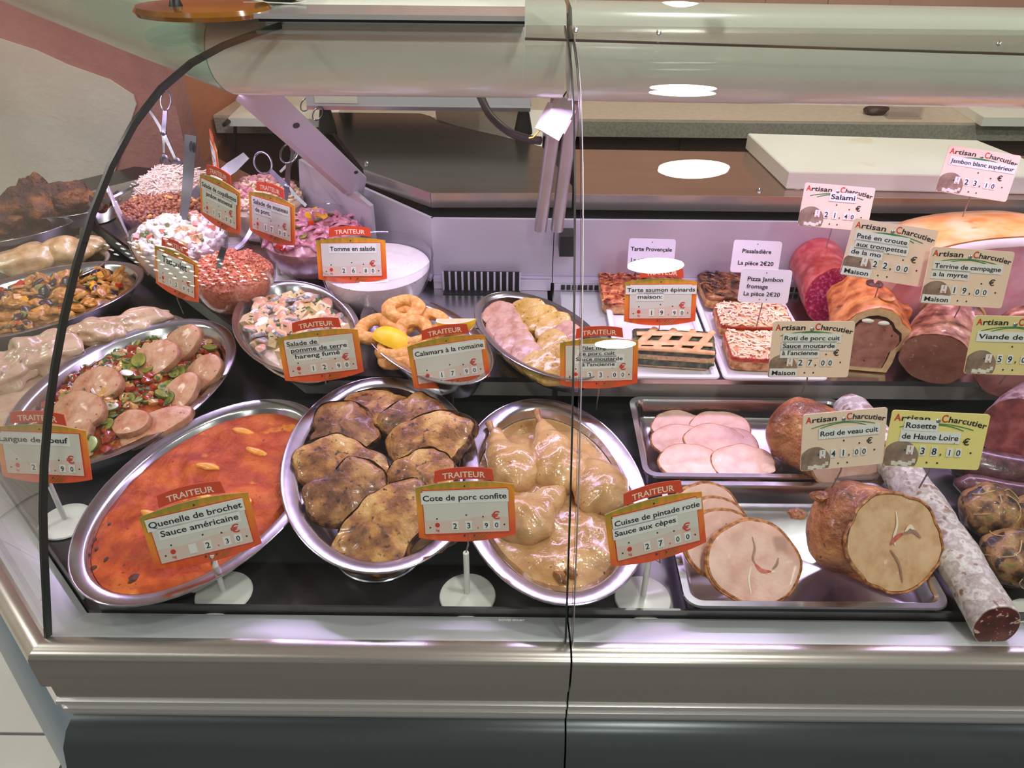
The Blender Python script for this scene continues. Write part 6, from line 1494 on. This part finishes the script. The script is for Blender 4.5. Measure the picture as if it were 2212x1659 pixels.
# clear acrylic guard on top of the glass at the right
ga, gb = Y(1134,84,.93), Y(2420,124,.93)
t = thing('acrylic_guard', 'clear acrylic guard sheet standing on top of the right glass', 'guard', ga)
def gs(x): 
    f = (x - ga.x)/(gb.x - ga.x); z = ga.z + (gb.z - ga.z)*f; return z
x0, x1 = 0, gb.x - ga.x; dz = gb.z - ga.z
prof_g = [(0,0),(.004,-.001),(.03,.035),(.06,.075),(.075,.12),(.075,.25)]
def gring(x, th):
    z = dz*(x/x1); return [(x, y - .0, z + zz) for y, zz in prof_g] + [(x, y + .0025, z + zz + .001) for y, zz in prof_g[::-1]]
MB().rings([gring(x0,0), gring(x1,0)]).build('sheet', acrylic, t, smooth=50)
MB().rings([[(x, -.0008 + a_, dz*(x/x1) + b_) for a_, b_ in ((0,-.0012),(.0030,-.0012),(.0030,.0012),(0,.0012))] for x in (x0, x1)]).build('lower_edge', rubber, t, smooth=None)
for x in (x0, Y(1243,84,.93).x - ga.x):
    MB().tube([(x, y - .0006, dz*(x/x1) + z) for y, z in prof_g[1:]], .0005, 5).build('edge_line', mat('sheet_edge', [C(196,200,196)], rough=.2), t)
for px in (1243, 1423, 2165): 
    x = Y(px,84,.93).x - ga.x; MB().lathe([(.003,0),(.0025,.001),(.0005,.0015)], n=10).build('clip', steel, t, M=Matrix.Translation((x, .004, dz*(x/x1)+.010)) @ Matrix.Rotation(R(60), 4, 'X'))
MB().box(Y(1571,30,.99).x - ga.x, .062, .05, Y(1608,30,.99).x - ga.x, .07, .085).build('clip_tag', mat('clip_cream', [C(214,206,176)], rough=.4), t)
# amber oval ornament base on the corner glass
oc = Z(437,14,1.381); t = thing('ornament', 'amber glass oval base with a dark rod standing on the corner glass', 'ornament', (oc.x, oc.y, 1.3695))
m_amber = mat('amber_glass', [C(104,62,12), C(150,98,26)], scale=14, rough=.08, coat=.8, spots=[(20,.6,.08,C(96,64,16))])
MB().lathe([(.06,0),(.078,.003),(.081,.008),(.077,.013),(.05,.014),(.002,.0142)], n=48, sy=.62).build('oval_base', m_amber, t)
MB().tube([(-.026,-.012,.013),(-.024,-.01,.11)], .0045, 12).build('rod', black, t); MB().lathe([(.008,0),(.006,.006),(.004,.008)], n=16).build('rod_socket', black, t, loc=(-.026,-.012,.0135))
q = Z(596,6,1.381); t = thing('string_pouch', 'black pouch with a white string at the top left of the glass', 'pouch', (q.x, q.y + .02, 1.3795))
MB().add(*lump(.035,.02,.014,.12,1.5,3,3)).build('pouch', black, t, loc=(0,.0,.012)); MB().tube([(-.04,-.016,.006),(-.01,-.022,.002),(.02,-.02,.001),(.036,-.02,.003)], .0009, 6).build('string', white_plastic, t)
# things on the back counter
q = Z(570,278,.952); t = thing('cutting_board', 'small white board on the back counter at the left', 'cutting board', (q.x + .03, q.y + .12, .951)); MB().box(-.12,-.10,0,.14,.10,.02).build('board', board_m, t)
P = [Z(540,246,.96), Z(505,256,.962), Z(484,270,.962), V((Z(474,284,.95).x, yf - .006, .945)), V((Z(474,310,.91).x, yf - .006, .86))]
tag(MB().tube([p - P[0] for p in along(P, 5)], .005, 8).build('power_cable', black, loc=P[0]), 'black cord hanging over the speckled back counter edge', 'cable')
q = Z(1945,250,.952); t = thing('glass_dish', 'small square glass dish on the back counter', 'dish', (q.x, q.y, .951)); MB().rings([rrect(.045,.03,.006,z) for z in (0,.03)] + [rrect(.041,.026,.005,z) for z in (.03,.004)]).build('dish_wall', bowl_glass, t)
q = Z(1890,246,.952); tag(MB().add(*lump(.03,.02,.012,.2,1.5,7,3)).build('bread_crust_end', dark_brown, loc=(q.x, q.y, .962)), 'dark brown lump left of the glass dish on the back counter', 'food')
q = Z(2170,262,.952); t = thing('cutting_board', 'pale slab at the right end of the back counter', 'cutting board', (q.x + .06, q.y + .1, .951)); MB().box(-.14,-.14,0,.3,.14,.022).build('board', board_m, t)
